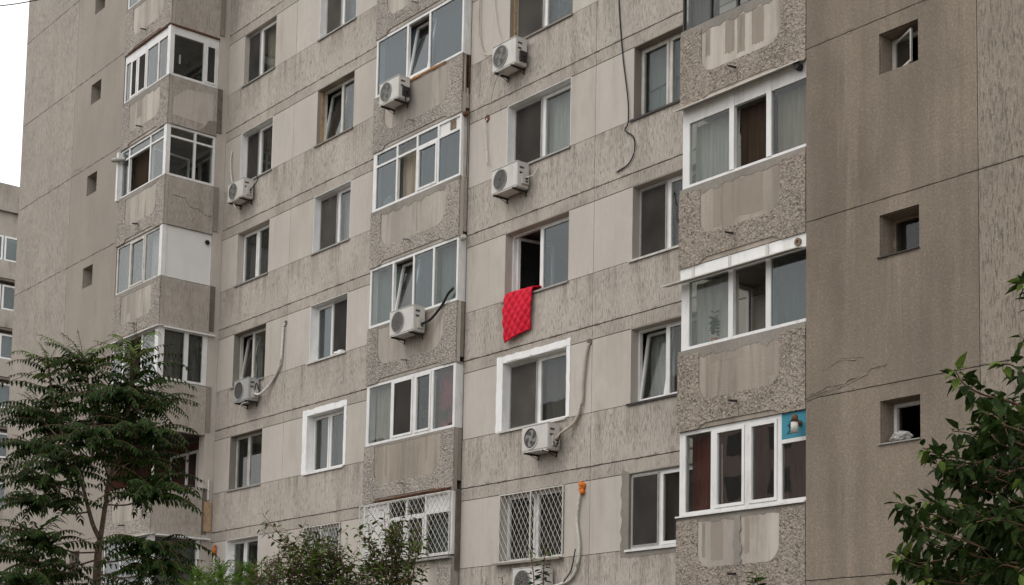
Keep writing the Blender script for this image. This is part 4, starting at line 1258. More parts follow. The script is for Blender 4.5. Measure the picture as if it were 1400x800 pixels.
ac_unit('lowest air conditioner, half cut by the bottom edge under a diamond grille window', -23.39, 4.70, w=.86, h=.55, fan=False,
        hose=[([(-22.46, -.2, 4.30), (-22.3, -.06, 4.36), (-22.05, -.04, 4.44), (-21.86, -.04, 4.66), (-21.80, -.04, 5.05), (-21.88, -.04, 5.55), (-21.84, -.04, 5.9), (-21.78, -.03, 6.13)], .030, 'hose_white', 'pipe'), ([(-22.2, -.07, 4.40), (-22.0, -.06, 4.62), (-21.86, -.085, 5.0)], .012, 'black')])

# holes, plugs and loose lines on the wall
b = MB(); b.smooth = True
r_ = random.Random(3)
for i in range(9):
    c = Vector((-21.76 + r_.uniform(-.06, .06), -.02 + r_.uniform(-.02, .01), 6.17 + r_.uniform(-.09, .08)))
    rad = r_.uniform(.035, .06)
    g = [[b.vert(c + Vector((rad * math.sin(p) * math.cos(q), rad * math.sin(p) * math.sin(q), rad * math.cos(p)))) for q in [j * PI / 4 for j in range(8)]] for p in [PI * (i2 + .5) / 5 for i2 in range(5)]]
    for i2 in range(4):
        for j in range(8): b.face((g[i2][j], g[i2 + 1][j], g[i2 + 1][(j + 1) % 8], g[i2][(j + 1) % 8]))
o = b.build('foam_plug', M['orange']); tag(o, 'bright orange lump of foam sealing a pipe hole on the lower wall', 'foam plug')
WLOC[o.name] = Vector((0, 0, 0))


def line(name, label, cat, pts, r, mat, group=None):
    b = MB(); b.smooth = True
    b.tube(smooth(pts, 7), r, 6)
    o = b.build(name, M[mat], None, pts[0])
    tag(o, label, cat, group)
    return o


line('cable', 'long black cable hanging down the upper wall and curling at its end', 'cable',
     [(-20.98, -.02, 18.2), (-20.95, -.02, 16.4), (-20.92, -.02, 15.4), (-20.80, -.02, 14.34), (-20.63, -.03, 13.4), (-20.62, -.03, 12.95), (-20.70, -.03, 12.83), (-20.46, -.035, 12.62), (-20.44, -.03, 12.35), (-20.60, -.025, 12.15), (-20.92, -.02, 12.08)], .013, 'black')
line('pipe', 'pale thin pipe dangling from a rusty hole beside the white framed window', 'pipe',
     [(-24.95, -.01, 14.33), (-24.95, -.05, 14.2), (-24.92, -.04, 13.8), (-24.86, -.04, 13.30)], .016, 'hose_white')
line('pipe', 'loose beige pipe hanging from the top edge beside the middle balconies', 'pipe',
     [(-25.22, -.02, 17.4), (-25.25, -.05, 17.0), (-25.24, -.05, 16.3), (-25.10, -.05, 15.85), (-24.9, -.1, 15.68), (-24.62, -.2, 15.55)], .018, 'hose_beige')
line('cable', 'thin dark cable slanting down to the upper air conditioner', 'cable',
     [(-24.75, -.02, 17.3), (-24.7, -.03, 16.6), (-24.5, -.05, 15.95), (-24.25, -.1, 15.75)], .008, 'hose_beige')
line('pipe', 'pale pipe hanging above the far left air conditioner', 'pipe',
     [(-35.93, -.02, 16.75), (-35.95, -.05, 16.5), (-35.90, -.05, 16.1), (-35.72, -.08, 15.7)], .02, 'hose_white')
b = MB(); b.ring((-24.95, 14.34), .0, .075, -.014, .007, 12); o = b.build('hole_plug', M['rust'], None, (-24.95, 0, 14.34)); tag(o, 'rust brown plug in the wall above the dangling pale pipe', 'plug')
b = MB(); b.ring((-21.64, 8.95), .0, .07, -.01, .007, 12); o = b.build('hole_plug', M['concrete_dark'], None, (-21.64, 0, 8.95)); tag(o, 'dark hole plug where the beige conduit enters the wall', 'plug')
b = MB(); b.ring((-32.89, 11.50), .0, .06, -.012, .007, 12); o = b.build('hole_plug', M['concrete_dark'], None, (-32.89, 0, 11.5)); tag(o, 'dark hole plug where the foil pipe enters the wall', 'plug')
line('pipe', 'white standpipe with a rusty top at the foot of the left corner', 'pipe', [(-36.02, -.06, J(4) - 1.9), (-36.02, -.06, J(4) - .6)], .025, 'hose_white')
b = MB(); b.smooth = True; b.tube([(-36.02, -.06, J(4) - .6), (-36.02, -.06, J(4) - .42), (-35.98, -.05, J(4) - .36)], .05, 8); o = b.build('hole_plug', M['orange'], None, (-36.02, -.06, J(4) - .6)); tag(o, 'orange foam lump on top of the white standpipe', 'plug')

# red quilt over the sill of the open window
b = MB(); b.smooth = True
qx0, qx1, qz1, qz0 = -24.14, -23.36, J(2) + WB + .03, 9.47
nu, nv = 40, 54
path = [(.30, .05), (.16, .10), (.05, .075), (-.045, .055)]      # over the sill: (y, dz)
grid = []
for j in range(nv + 1):
    v = j / nv
    row = []
    for i in range(nu + 1):
        u = i / nu
        L_over = .30
        if v < .22:
            s = v / .22 * (len(path) - 1); k0 = min(int(s), len(path) - 2); f = s - k0
            y = path[k0][0] * (1 - f) + path[k0 + 1][0] * f; z = qz1 + path[k0][1] * (1 - f) + path[k0 + 1][1] * f
        else:
            t = (v - .22) / .78
            y = -.055 - .03 * math.sin(t * PI) - .012 * math.sin(u * 9 + t * 3); z = qz1 + .05 - t * (qz1 - qz0 + .05 + .10 * (1 - u) * t - .06 * u * t)
        # quilted diamonds
        a = (u * 4.2 + v * 5.0); c2 = (u * 4.2 - v * 5.0)
        puff = (abs(math.sin(a * PI)) * abs(math.sin(c2 * PI))) ** .6 * .032
        x = qx0 + (qx1 - qx0) * u + .04 * math.sin(v * 5) * (u - .5) + .10 * (v * .5) * (u - .7) + (.06 * (1 - v) if v < .5 else .03)
        row.append(b.vert((x, y - puff - (.02 * math.sin(u * 5)), z)))
    grid.append(row)
for j in range(nv):
    for i in range(nu): b.face((grid[j][i], grid[j][i + 1], grid[j + 1][i + 1], grid[j + 1][i]))
quilt = b.build('quilt', M['red'], None, (-23.75, -.04, qz1))
sol = quilt.modifiers.new('thick', 'SOLIDIFY'); sol.thickness = .025; sol.offset = -1
tag(quilt, 'bright red quilted blanket hung out over the sill of an open window', 'blanket')

# rag on the sill of a small window, white cloth on another sill
def rag(name, label, cat, c, sx, sy, sz, mat, seed):
    bm = bmesh.new(); bmesh.ops.create_icosphere(bm, subdivisions=4, radius=1)
    for v in bm.verts:
        n = mnoise.noise(v.co * 2.1 + Vector((seed, 0, 0))) * .35 + mnoise.noise(v.co * 5 + Vector((0, seed, 0))) * .18
        v.co = Vector((v.co.x * sx, v.co.y * sy, max(v.co.z, -.55) * sz)) * (1 + n)
    for f in bm.faces: f.smooth = True
    me = bpy.data.meshes.new(name); bm.to_mesh(me); bm.free(); me.materials.append(M[mat])
    o = link(bpy.data.objects.new(name, me), None, c)
    tag(o, label, cat)
    return o


rag('rag', 'crumpled grey rag lying on the sill of the lowest small window in the right wall', 'rag', (-13.30, -D + .11, J(4) - .775), .17, .10, .085, 'rag', 3)
rag('cloth', 'small white cloth lying on the windowsill left of the middle balcony', 'cloth', (BXS[0] + 1.20, .08, J(2) + WB + .055), .24, .07, .06, 'pvc', 5)
rag('rag', 'bluish bundle of cloth inside the left light of a middle balcony', 'bundle', (-28.45, GM + .14, J(2) + 1.42), .20, .06, .18, 'rag', 9)


def pot_plant(label, c, h, n, kind, seed):
    r = random.Random(seed)
    root = empty('potted_plant', c); tag(root, label, 'potted plant')
    c = Vector(c)
    b = MB(); b.smooth = True; b.tube([c, c + Vector((0, 0, .14))], .055, 12, r1=.075); b.build('pot', M['terracotta'], root)
    b = MB()
    for i in range(n):
        a = r.uniform(0, 2 * PI); L = h * r.uniform(.5, 1)
        p0 = c + Vector((0, 0, .13))
        ln = r.uniform(.1, .45) if kind == 'palm' else r.uniform(.05, .3)
        tip = p0 + Vector((math.cos(a) * L * ln * 1.3, math.sin(a) * L * ln * .4, L))
        pts = [p0.lerp(tip, t / 6) + Vector((0, 0, -.15 * L * (t / 6) ** 2)) for t in range(7)]
        b.tube(pts, .004, 4, False)
        for t in range(2, 7):
            for sd in (-1, 1):
                q = pts[t]; dv = Vector((sd * r.uniform(.5, 1), r.uniform(-.4, .4), r.uniform(-.6, .5))).normalized()
                ll = r.uniform(.06, .11) if kind != 'palm' else r.uniform(.10, .2)
                wv = dv.cross(Vector((0, 1, .3))).normalized() * (.016 if kind != 'palm' else .012)
                b.poly([q, q + dv * ll * .5 + wv, q + dv * ll, q + dv * ll * .5 - wv])
    b.build('foliage', M['plant_green'], root)


pot_plant('leafy house plant standing behind the glass of the middle balcony with a pink curtain', (-26.75, GM + .22, J(4) + 1.30), .62, 26, 'palm', 4)
pot_plant('thin potted plant behind the left light of the right balcony with an awning', (-17.02, GR + .20, J(4) + RT + .02), .55, 12, 'thin', 6)
pot_plant('house plant with drooping fronds beside the pink curtain on the middle balcony', (-26.15, GM + .22, J(4) + 1.30), .55, 16, 'palm', 8)

# ------------------------------------------------------------------ far building at the left edge
FXD = -82.0
far = empty('apartment_building', (FXD, 15, 0)); tag(far, 'distant grey apartment building with white balcony windows beyond the left corner', 'apartment building')
b = MB(); b.box(FXD - 12, FXD, -6, 40, 0, 30.6); b.build('wall', M['far_wall'], far)
b = MB(); b.box(FXD - 12.2, FXD + .25, -6.2, 40.2, 29.2, 30.7); b.build('roof_parapet', M['far_wall2'], far)
for f in range(0, 11):
    zs = 26.45 - 2.7 * f
    if zs < 1: break
    b = MB(); b.box(FXD + .01, FXD + .5, -6, 40, zs - 1.05, zs - .08); b.build('balcony_band', M['far_wall2' if f % 2 else 'far_wall'], far)
    b = MB(); b.box(FXD + .01, FXD + .56, -6, 40, zs - 1.22, zs - 1.10); b.build('floor_edge', M['concrete_dark'], far)
    for y in [6.4 + 1.55 * i for i in range(0, 7)]:
        b = MB(lambda p: Vector((FXD + .34 - p.y, p.x, p.z)))
        frame_rect(b, y, y + 1.48, zs - .06, zs + 1.32, .10, 0, .12); b.box(y + .70, y + .80, .001, .119, zs + .04, zs + 1.22)
        w = b.build('window', M['pvc'], far, (FXD, y, zs))
        b = MB(lambda p: Vector((FXD + .34 - p.y, p.x, p.z))); b.box(y + .1, y + .7, .05, .06, zs + .04, zs + 1.22); b.box(y + .8, y + 1.38, .05, .06, zs + .04, zs + 1.22); b.build('pane', M['glass_sky'], w)
        if (f * 7 + int(y)) % 3 == 0:
            b = MB(lambda p: Vector((FXD + .34 - p.y, p.x, p.z))); b.box(y + .1, y + 1.38, .15, .16, zs + .04, zs + 1.22); b.build('curtain', M['cur_grey'], w)

# ------------------------------------------------------------------ the block across the yard, seen only as a reflection in the glass
opp = empty('apartment_building', (-70, -58, 0)); tag(opp, 'pinkish apartment block across the yard, mirrored in the lower balcony glass', 'apartment building')
b = MB(); b.box(-120, -58, -70, -58, 0, 27); b.build('wall', M['opp_pink'], opp)
b = MB(); b.box(-58, -22, -70, -59.5, 0, 22); b.build('side_wing', M['opp_pale'], opp)
for f in range(8):
    z = 2.2 + 2.9 * f
    for i in range(16):
        x = -118 + i * 3.75
        b = MB(); b.box(x, x + 1.7, -58.02, -57.98, z, z + 1.5); w = b.build('window', M['ac_dark'], opp, (x, -58, z))
    if f < 7:
        b = MB(); b.box(-57.9, -22.1, -59.48, -58.4, z - 1.1, z + .1); b.build('balcony_band', M['opp_pale'], opp)
        b = MB(); b.box(-57.5, -22.5, -59.49, -59.46, z + .3, z + 1.6); b.build('window', M['ac_dark'], opp)

# ------------------------------------------------------------------ ground
b = MB(); b.poly([(-400, -400, 0), (400, -400, 0), (400, 400, 0), (-400, 400, 0)]); g = b.build('ground', M['ground']); g['kind'] = 'structure'
b = MB(); b.box(-60, 40, -26, -17, -.3, .012); g = b.build('road', M['asphalt']); g['kind'] = 'structure'
b = MB(); b.box(-60, 40, -16.99, -16.85, -.2, .13); b.box(-60, 40, -16.84, -15.4, -.2, .12); g = b.build('pavement', M['concrete']); g['kind'] = 'structure'

# overhead wire in the top left corner
line('overhead_wire', 'thin overhead wire crossing the sky in the top left corner', 'wire', [at(-60, 14, 30), at(0, 8, 30), at(41, 2, 30), at(140, -18, 30)], .010, 'black')


# ------------------------------------------------------------------ vegetation
def leaflet(b, p, d, nrm, L, Wd, droop=.12, fold=.25):
    "pointed leaf of four faces folded along its midrib"
    s = d.cross(nrm).normalized()
    nn = s.cross(d).normalized()
    m1 = p + d * L * .30 - nn * droop * L * .15; m2 = p + d * L * .68 - nn * droop * L * .5; tip = p + d * L - nn * droop * L
    up = nn * (Wd * fold)
    l1, r1 = m1 + s * Wd * .5 + up, m1 - s * Wd * .5 + up
    l2, r2 = m2 + s * Wd * .36 + up * .6, m2 - s * Wd * .36 + up * .6
    i = [b.vert(q) for q in (p, m1, m2, tip, l1, r1, l2, r2)]
    b.face((i[0], i[1], i[4])); b.face((i[0], i[5], i[1])); b.face((i[1], i[2], i[6], i[4])); b.face((i[1], i[5], i[7], i[2])); b.face((i[2], i[3], i[6])); b.face((i[2], i[7], i[3]))


def compound_leaf(b, bt, p, d, L, r, pairs=11, young=False):
    "pinnate leaf: arching midrib with pairs of drooping leaflets"
    b.cur = 1 if young else 0
    up = Vector((0, 0, 1))
    side = d.cross(up)
    side = side.normalized() if side.length > 1e-3 else Vector((1, 0, 0))
    pts = []
    q = p.copy(); dd = d.normalized()
    n = pairs + 2
    bend = r.uniform(.06, .12)
    for i in range(n + 1):
        pts.append(q.copy()); q = q + dd * (L / n); dd = (dd - up * bend * (.4 + i / n)).normalized()
    bt.tube(pts[::2] + [pts[-1]], .0045, 3, False, r1=.002)
    for i in range(2, n + 1):
        t = i / n
        dl = (pts[i] - pts[i - 1]).normalized()
        ll = L * .175 * (math.sin(min(1, t * 1.15 + .12) * PI) * .45 + .6) * r.uniform(.85, 1.1)
        for sg in (-1, 1):
            dv = (side * sg * 1.0 + dl * (.35 + .3 * t) - up * r.uniform(.15, .9)).normalized()
            leaflet(b, pts[i], dv, (up + dl * .3 + side * r.uniform(-.3, .3)).normalized(), ll * 1.1, ll * .38, .3, .2)
    leaflet(b, pts[-1], (pts[-1] - pts[-2]).normalized(), up, L * .16, L * .05, .2)


def compound_tree():
    r = random.Random(11)
    DEP = 18.0
    base = at(133, 800, DEP); base.z = 0; base.x += .0
    root = empty('ailanthus_tree', base)
    tag(root, 'young tree with long feathery compound leaves in front of the left end wall', 'tree')
    def S(pts): return [at(a, c, DEP + e) for a, c, e in pts]
    trunk = [Vector((base.x, base.y, 0)), at(131, 880, DEP)] + S([(132, 800, 0), (134, 760, 0), (137, 738, 0)])
    right = S([(137, 738, 0), (144, 690, 0), (149, 655, -.1), (160, 622, -.2), (170, 590, -.3), (178, 545, -.4), (182, 510, -.5), (186, 482, -.5)])
    left = S([(137, 738, 0), (128, 720, 0), (122, 700, .1), (114, 668, .1), (108, 640, .2), (90, 605, .2), (80, 575, .2), (72, 545, .2), (68, 515, .3), (66, 498, .3)])
    mid = S([(149, 655, -.1), (140, 615, .3), (128, 575, .4), (122, 535, .4), (118, 505, .4), (114, 492, .4)])
    b = MB(); b.smooth = True
    b.tube(smooth(trunk), .062, 10, r1=.038)
    b.tube(smooth(right), .032, 8, r1=.010); b.tube(smooth(left), .028, 8, r1=.010); b.tube(smooth(mid), .020, 8, r1=.008)
    shoots = [(right, .66, 26, 1), (left, .66, 26, 1), (mid, .60, 22, 1)]
    extra = [
        [(160, 622, -.2), (178, 608, -.6), (192, 598, -.9), (198, 590, -1.0)],
        [(144, 690, 0), (175, 690, -.6), (200, 678, -1.0), (214, 668, -1.2)],
        [(118, 680, .1), (90, 668, .3), (62, 660, .5), (44, 652, .6)],
        [(108, 640, .2), (85, 628, .0), (60, 616, -.3), (45, 608, -.5)],
        [(122, 700, .1), (95, 702, -.3), (64, 690, -.5), (40, 684, -.6)],
        [(134, 755, 0), (100, 755, -.6), (66, 742, -.9), (46, 732, -1.0)],
        [(134, 765, 0), (90, 775, .3), (45, 766, .6), (8, 752, .8)],
        [(133, 770, 0), (170, 765, -.6), (200, 750, -1.0), (214, 744, -1.2)],
        [(133, 785, 0), (175, 790, -.6), (205, 778, -1.0), (222, 772, -1.2)],
        [(133, 800, 0), (90, 815, -.6), (50, 800, -1.0), (24, 790, -1.2)],
        [(132, 815, 0), (165, 830, .3), (182, 812, .6), (190, 800, .8)],
        [(132, 815, 0), (100, 830, .3), (86, 800, .2), (78, 785, .0)],
        [(149, 655, -.1), (140, 630, -.6), (126, 606, -1.0), (122, 594, -1.2)],
        [(160, 622, -.2), (160, 600, .4), (154, 578, .8), (150, 566, 1.0)],
        [(178, 545, -.4), (188, 562, .2), (200, 556, .5), (206, 550, .7)],
        [(90, 605, .2), (72, 590, .6), (58, 572, .9), (52, 560, 1.0)],
        [(149, 655, -.1), (165, 640, .5), (186, 628, .9), (196, 620, 1.0)],
        [(144, 690, 0), (168, 672, .4), (196, 664, .8), (210, 656, 1.0)],
        [(128, 575, .4), (112, 590, .8), (96, 590, 1.1), (86, 584, 1.2)],
        [(122, 535, .4), (136, 552, -.2), (152, 545, -.6), (160, 536, -.8)],
        [(114, 668, .1), (106, 650, -.5), (92, 640, -.9), (84, 632, -1.1)],
    ]
    for e in extra:
        p = S(e); b.tube(smooth(p), .012, 6, r1=.006); shoots.append((p, .55, 23, 0))
    bt = MB(); lv = MB()
    for si, (pl, start, n, main) in enumerate(shoots):
        sm = smooth(pl, 8)
        m = len(sm)
        for i in range(n):
            t = start + (1 - start) * (i + r.random() * .5) / n
            k = min(m - 2, int(t * (m - 1)))
            p = sm[k]
            ax = (sm[k + 1] - sm[k]).normalized()
            ang = i * 2.4 + r.uniform(-.4, .4)
            u = Vector((math.cos(ang), math.sin(ang), 0))
            d = u * 1.0 + ax * (.25 + .35 * i / n) + Vector((0, 0, r.uniform(-.12, .30) + .28 * i / n))
            L = r.uniform(.44, .72) * (1 - .30 * max(0, (i / n) - .8) / .2)
            young = main and i > n * .6
            compound_leaf(lv, bt, p, d.normalized(), L, r, pairs=r.randint(10, 13), young=young and r.random() < .6)
        for q in range(2):
            compound_leaf(lv, bt, sm[-1], ((sm[-1] - sm[-3]).normalized() + Vector((r.uniform(-.6, .6), r.uniform(-.6, .6), .1))).normalized(), r.uniform(.22, .34), r, 8, bool(main))
    b.build('trunk', M['bark'], root)
    bt.build('leaf_stalks', M['twig'], root)
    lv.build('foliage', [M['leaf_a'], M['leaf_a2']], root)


compound_tree()


def shoot_leaves(lv, r, pts, n, L, Wd, start=.15, spread=.9, young_from=.85, droop=.2, hang=.35, whorl=1):
    sm = smooth(pts, 8); m = len(sm)
    for i in range(n):
        t = start + (1 - start) * i / max(1, n - 1)
        k = min(m - 2, int(t * (m - 1)))
        f = t * (m - 1) - k
        p = sm[k].lerp(sm[k + 1], min(1, f))
        ax = (sm[k + 1] - sm[k]).normalized()
        for wv in range(whorl):
            ang = i * 2.4 + r.uniform(-.6, .6) + wv * PI
            u = ax.cross(Vector((.1, 1, .25))).normalized(); v = ax.cross(u)
            d = (u * math.cos(ang) + v * math.sin(ang)) * spread + ax * r.uniform(.2, .7) - Vector((0, 0, hang * r.uniform(.2, 1.4)))
            d.normalize()
            nr = (Vector((r.uniform(-.5, .5), r.uniform(-.5, .5), 1))).normalized()
            lv.cur = 1 if t > young_from and r.random() < .8 else 0
            ll = L * r.uniform(.65, 1.15) * (.75 if t > .93 else 1)
            leaflet(lv, p + d * ll * .18, d, nr, ll, Wd * ll / L, droop * r.uniform(.5, 1.5), .18)


def broad_tree():
    r = random.Random(21)
    base = at(1475, 900, 9.4); base.z = 0
    root = empty('broadleaf_tree', base)
    tag(root, 'dark broad leaved tree reaching in from the lower right corner', 'tree')
    b = MB(); b.smooth = True; lv = MB()
    top = at(1490, 480, 9.4)
    tr = [Vector(base), Vector((base.x, base.y, 1.0)), at(1470, 760, 9.4), at(1462, 640, 9.3), at(1450, 520, 9.3), at(1445, 430, 9.3)]
    b.tube(smooth(tr), .075, 10, r1=.02)
    sh = []
    lead = [
        [(1460, 640), (1400, 560), (1345, 540), (1318, 525), (1305, 505)],
        [(1462, 660), (1390, 650), (1330, 630), (1285, 622), (1262, 612)],
        [(1466, 720), (1400, 700), (1340, 690), (1300, 712), (1282, 700)],
        [(1468, 760), (1390, 770), (1320, 760), (1260, 770), (1225, 758)],
        [(1455, 560), (1410, 520), (1385, 500), (1372, 498)],
        [(1450, 520), (1420, 480), (1398, 462)],
        [(1460, 640), (1420, 610), (1380, 580), (1350, 560), (1330, 548)],
        [(1462, 660), (1410, 640), (1370, 650), (1335, 665), (1310, 660)],
        [(1466, 700), (1410, 720), (1370, 740), (1340, 745)],
        [(1470, 780), (1400, 800), (1340, 800), (1290, 795), (1262, 790)],
        [(1448, 480), (1410, 400), (1398, 385)],
    ]
    for e in lead:
        dz = r.uniform(-.5, .4)
        sh.append([at(a, c, 9.3 + dz * (i / len(e))) for i, (a, c) in enumerate(e)])
    # fill of shorter shoots
    for i in range(92):
        a = r.uniform(1335, 1450); c = r.uniform(545, 830)
        if a < 1370 and c < 600: continue
        dp = 9.3 + r.uniform(-.7, 1.0)
        aa, cc = a - r.uniform(15, 50), c - r.uniform(-15, 40)
        sh.append([at(a + 45, c + 15, dp), at(a, c, dp + r.uniform(-.1, .1)), at((a + aa) / 2, (c + cc) / 2 - 4, dp), at(aa, cc, dp + r.uniform(-.2, .2))])
    for i in range(18):
        a = r.uniform(1255, 1345); c = r.uniform(700, 830) if a < 1300 else r.uniform(640, 830)
        dp = 9.3 + r.uniform(-.5, .7)
        sh.append([at(a + 60, c + 22, dp), at(a, c, dp), at(a - 26, c - 8, dp), at(a - 42, c - 14, dp + r.uniform(-.2, .2))])
    for i, p in enumerate(sh):
        b.tube(smooth(p, 5), .011 if i < len(lead) else .005, 5, False, r1=.003)
        L = sum((p[j + 1] - p[j]).length for j in range(len(p) - 1))
        shoot_leaves(lv, r, p, int(L / .024) if i < len(lead) else int(L / .021), .104, .060, start=.25 if i < len(lead) else .1, young_from=.86 if i < len(lead) else .97, hang=.5)
    b.build('trunk', M['twig'], root)
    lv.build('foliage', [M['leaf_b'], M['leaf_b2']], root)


broad_tree()


def shrub(name, label, cx_, dep, stems, nl, L, Wd, mat, top, spread_px, seed, group='shrubs along the foot of the wall', young=.9, hang=.15, fine=False, ymax=840):
    """stems: list of (x, y) photo points of the shoot tips"""
    r = random.Random(seed)
    base = at(cx_, 800, dep); base.z = 0
    root = empty(name, base); tag(root, label, 'shrub', group)
    b = MB(); b.smooth = True; lv = MB()
    for (tx, ty, dd) in stems:
        foot = Vector((base.x + r.uniform(-.15, .15), base.y + r.uniform(-.15, .15), 0))
        tip = at(tx, ty, dep + dd)
        mid = at(tx + r.uniform(-4, 4) + (cx_ - tx) * .25, ty + 55 + r.uniform(0, 25), dep + dd * .7)
        low = foot.lerp(mid, .6) + Vector((0, 0, .25))
        pts = [foot, low, mid, mid.lerp(tip, .5) + Vector((r.uniform(-.03, .03), 0, 0)), tip]
        b.tube(smooth(pts, 5), .010, 5, False, r1=.003)
        shoot_leaves(lv, r, pts, nl, L, Wd, start=.45, young_from=young, hang=hang, spread=1.0)
        if fine:
            continue
        for q in range(5):
            t = r.uniform(.5, .92)
            sm = smooth(pts, 6); p = sm[int(t * (len(sm) - 1))]
            d = Vector((r.uniform(-1, 1), r.uniform(-1, 1), r.uniform(.3, 1.2))).normalized() * r.uniform(.15, .35)
            pp = [p, p + d * .5, p + d + Vector((0, 0, .03))]
            b.tube(pp, .004, 4, False, r1=.002)
            shoot_leaves(lv, r, pp, 9, L, Wd, start=.15, young_from=young, hang=hang)
    b.build('stem', M['twig'], root)
    lv.build('foliage', [M[mat], M['leaf_d' if mat != 'leaf_e' else 'leaf_e']], root)
    return root


R0 = random.Random(77)


def feathery(name, label, tips, dep, seed, cx_):
    "bright green plumes of thread-like leaves"
    r = random.Random(seed)
    base = at(cx_, 800, dep); base.z = 0
    root = empty(name, base); tag(root, label, 'shrub', 'shrubs along the foot of the wall')
    b = MB(); lv = MB()
    for (tx, ty, dd) in tips:
        tip = at(tx, ty, dep + dd); foot = base + Vector((r.uniform(-.2, .2), r.uniform(-.2, .2), 0))
        mid = foot.lerp(tip, .6) + Vector((0, 0, .2))
        pts = smooth([foot, mid, tip], 10)
        b.tube(pts, .008, 4, False, r1=.002)
        for i in range(120):
            t = r.uniform(.55, 1); k = min(len(pts) - 2, int(t * (len(pts) - 1)))
            p = pts[k]
            d = Vector((r.uniform(-1, 1), r.uniform(-1, 1), r.uniform(.3, 1.3))).normalized()
            L = r.uniform(.10, .22)
            for q in range(16):
                pq = p + d * L * q / 15 + Vector((0, 0, -.03 * (q / 15) ** 2))
                dv = (d * .7 + Vector((r.uniform(-1, 1), r.uniform(-1, 1), r.uniform(-.4, .8)))).normalized()
                s = dv.cross(Vector((r.random(), r.random(), r.random()))).normalized() * .0055
                ll = r.uniform(.025, .05)
                lv.poly([pq - s, pq + s, pq + dv * ll])
    b.build('stem', M['twig'], root); lv.build('foliage', M['leaf_d'], root)


feathery('tamarisk_shrub', 'bright green feathery shrub at the foot of the main wall, left of the leafy shrubs',
         [(258, 790, 0), (270, 775, .2), (285, 780, -.2), (300, 762, 0), (303, 770, .3), (318, 785, -.2), (330, 778, .1), (338, 768, .2), (345, 772, -.1), (352, 785, .1), (290, 795, .3), (322, 796, .2), (345, 796, .3), (270, 798, -.3), (360, 790, .2)], 14.5, 5, 312)
shrub('leafy_shrub', 'greyish small leaved shrub between the bright feathery shrub and the tall leafy shrub', 370, 13.6,
      [(358, 765, 0), (365, 760, .1), (374, 764, -.1), (380, 757, .1), (352, 780, .2), (370, 782, -.2), (378, 780, .2)], 40, .045, .026, 'leaf_e', 0, 0, 31)
shrub('leafy_shrub', 'tall leafy shrub rising in front of the diamond grille window left of the middle balcony', 430, 13.0,
      [(392, 724, 0), (398, 740, .2), (408, 745, -.1), (420, 735, .1), (430, 738, .2), (440, 752, -.2), (452, 745, .1), (462, 738, 0), (470, 752, .2), (400, 765, .2), (425, 765, -.3), (450, 770, .3), (385, 775, -.1), (478, 770, .1), (415, 785, -.2), (440, 788, .2), (465, 790, -.2), (395, 790, .2), (486, 760, .2), (494, 776, 0), (484, 790, -.1), (412, 756, .3), (435, 752, -.2)], 46, .062, .034, 'leaf_c', 0, 0, 32)
shrub('leafy_shrub', 'loose leafy shrub in front of the grilled lowest middle balcony', 525, 12.6,
      [(503, 735, 0), (512, 745, .2), (528, 728, -.1), (535, 718, .1), (542, 716, 0), (552, 728, .2), (560, 742, -.1), (571, 745, .1), (500, 765, .2), (520, 770, -.2), (545, 770, .1), (576, 790, .1), (490, 782, .1), (555, 790, -.1)], 38, .062, .034, 'leaf_c', 0, 0, 33)
shrub('climbing_shoot', 'pair of upright leafy shoots before the diamond grille window right of the middle balcony', 738, 12.0,
      [(724, 750, 0), (746, 750, .1)], 34, .060, .038, 'leaf_b', 0, 0, 34, young=.85, fine=True, hang=.45)
shrub('climbing_shoot', 'short pale green sprig left of the upright leafy shoots', 688, 12.2,
      [(687, 788, 0), (664, 795, .1)], 34, .055, .026, 'leaf_d', 0, 0, 35, fine=True)
shrub('climbing_shoot', 'small dark sprig poking up below the lowest right balcony', 1034, 10.5,
      [(1034, 785, 0), (1028, 790, .1)], 30, .085, .05, 'leaf_b', 0, 0, 36, fine=True)

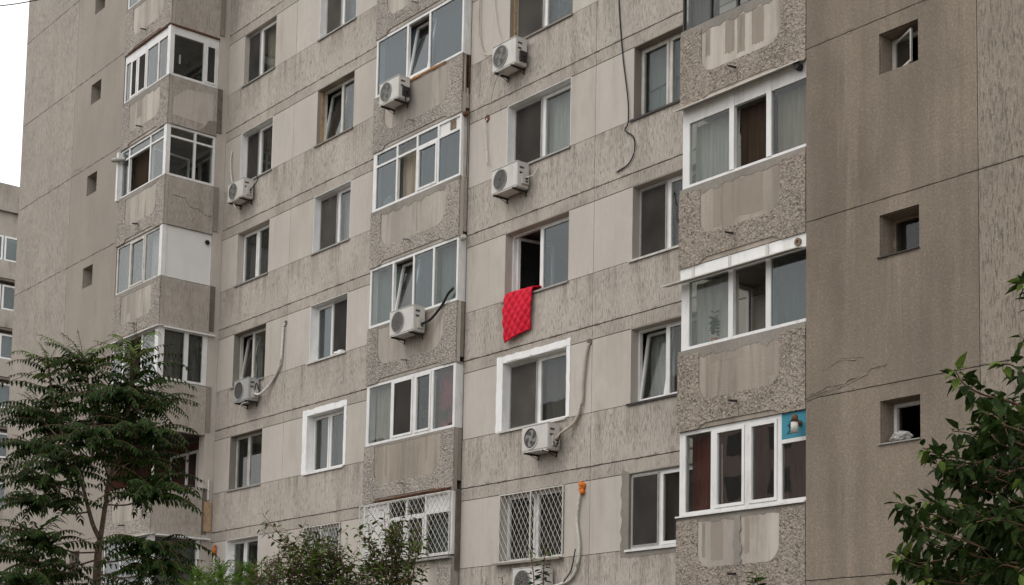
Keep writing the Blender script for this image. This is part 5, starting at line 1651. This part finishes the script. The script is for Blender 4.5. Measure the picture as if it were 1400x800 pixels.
# ------------------------------------------------------------------ light, sky, camera
world = bpy.data.worlds.new('World'); scene.world = world; world.use_nodes = True
nt = world.node_tree; nt.nodes.clear()
out = nt.nodes.new('ShaderNodeOutputWorld'); bg = nt.nodes.new('ShaderNodeBackground')
sky = nt.nodes.new('ShaderNodeTexSky'); sky.sky_type = 'NISHITA'; sky.sun_disc = False
SUN_EL, SUN_AZ = math.radians(52), math.radians(200)       # azimuth measured clockwise from +Y
sky.sun_elevation = SUN_EL; sky.sun_rotation = SUN_AZ
tc = nt.nodes.new('ShaderNodeTexCoord'); nz = nt.nodes.new('ShaderNodeTexNoise'); nz.inputs['Scale'].default_value = 1.6; nz.inputs['Detail'].default_value = 4
nt.links.new(tc.outputs['Generated'], nz.inputs['Vector'])
cr = nt.nodes.new('ShaderNodeMix'); cr.data_type = 'RGBA'; cr.inputs[6].default_value = (12.2, 12.1, 12.1, 1); cr.inputs[7].default_value = (15.8, 15.6, 15.5, 1)
nt.links.new(nz.outputs['Fac'], cr.inputs[0])
mx = nt.nodes.new('ShaderNodeMix'); mx.data_type = 'RGBA'; mx.inputs[0].default_value = .90      # nine tenths cloud
nt.links.new(sky.outputs[0], mx.inputs[6]); nt.links.new(cr.outputs[2], mx.inputs[7])
nt.links.new(mx.outputs[2], bg.inputs['Color']); bg.inputs['Strength'].default_value = .10
nt.links.new(bg.outputs[0], out.inputs['Surface'])

sl = bpy.data.lights.new('sun', 'SUN'); sl.energy = .8; sl.angle = math.radians(25); sl.color = (1, .96, .90)
so = bpy.data.objects.new('sun', sl); COL.objects.link(so)
dirv = Vector((math.sin(SUN_AZ) * math.cos(SUN_EL), math.cos(SUN_AZ) * math.cos(SUN_EL), math.sin(SUN_EL)))
so.rotation_euler = dirv.to_track_quat('Z', 'Y').to_euler(); so.location = (0, -40, 60)

cam = bpy.data.cameras.new('camera'); co = bpy.data.objects.new('camera', cam); COL.objects.link(co)
cam.sensor_fit = 'HORIZONTAL'; cam.sensor_width = 36; cam.lens = F_PX / 1400 * 36
cam.shift_y = (CY - 400) / 1400; cam.shift_x = 0
cam.clip_start = .1; cam.clip_end = 2000
co.matrix_world = Matrix(((AX.x, AU.x, -_f.x, CAM.x), (AX.y, AU.y, -_f.y, CAM.y), (AX.z, AU.z, -_f.z, CAM.z), (0, 0, 0, 1)))
scene.camera = co
scene.view_settings.view_transform = 'Standard'; scene.view_settings.look = 'None'; scene.view_settings.gamma = 1
scene.view_settings.exposure = 0.15
scene.cycles.use_denoising = True
scene.cycles.max_bounces = 8; scene.cycles.transparent_max_bounces = 16; scene.cycles.diffuse_bounces = 3; scene.cycles.glossy_bounces = 3
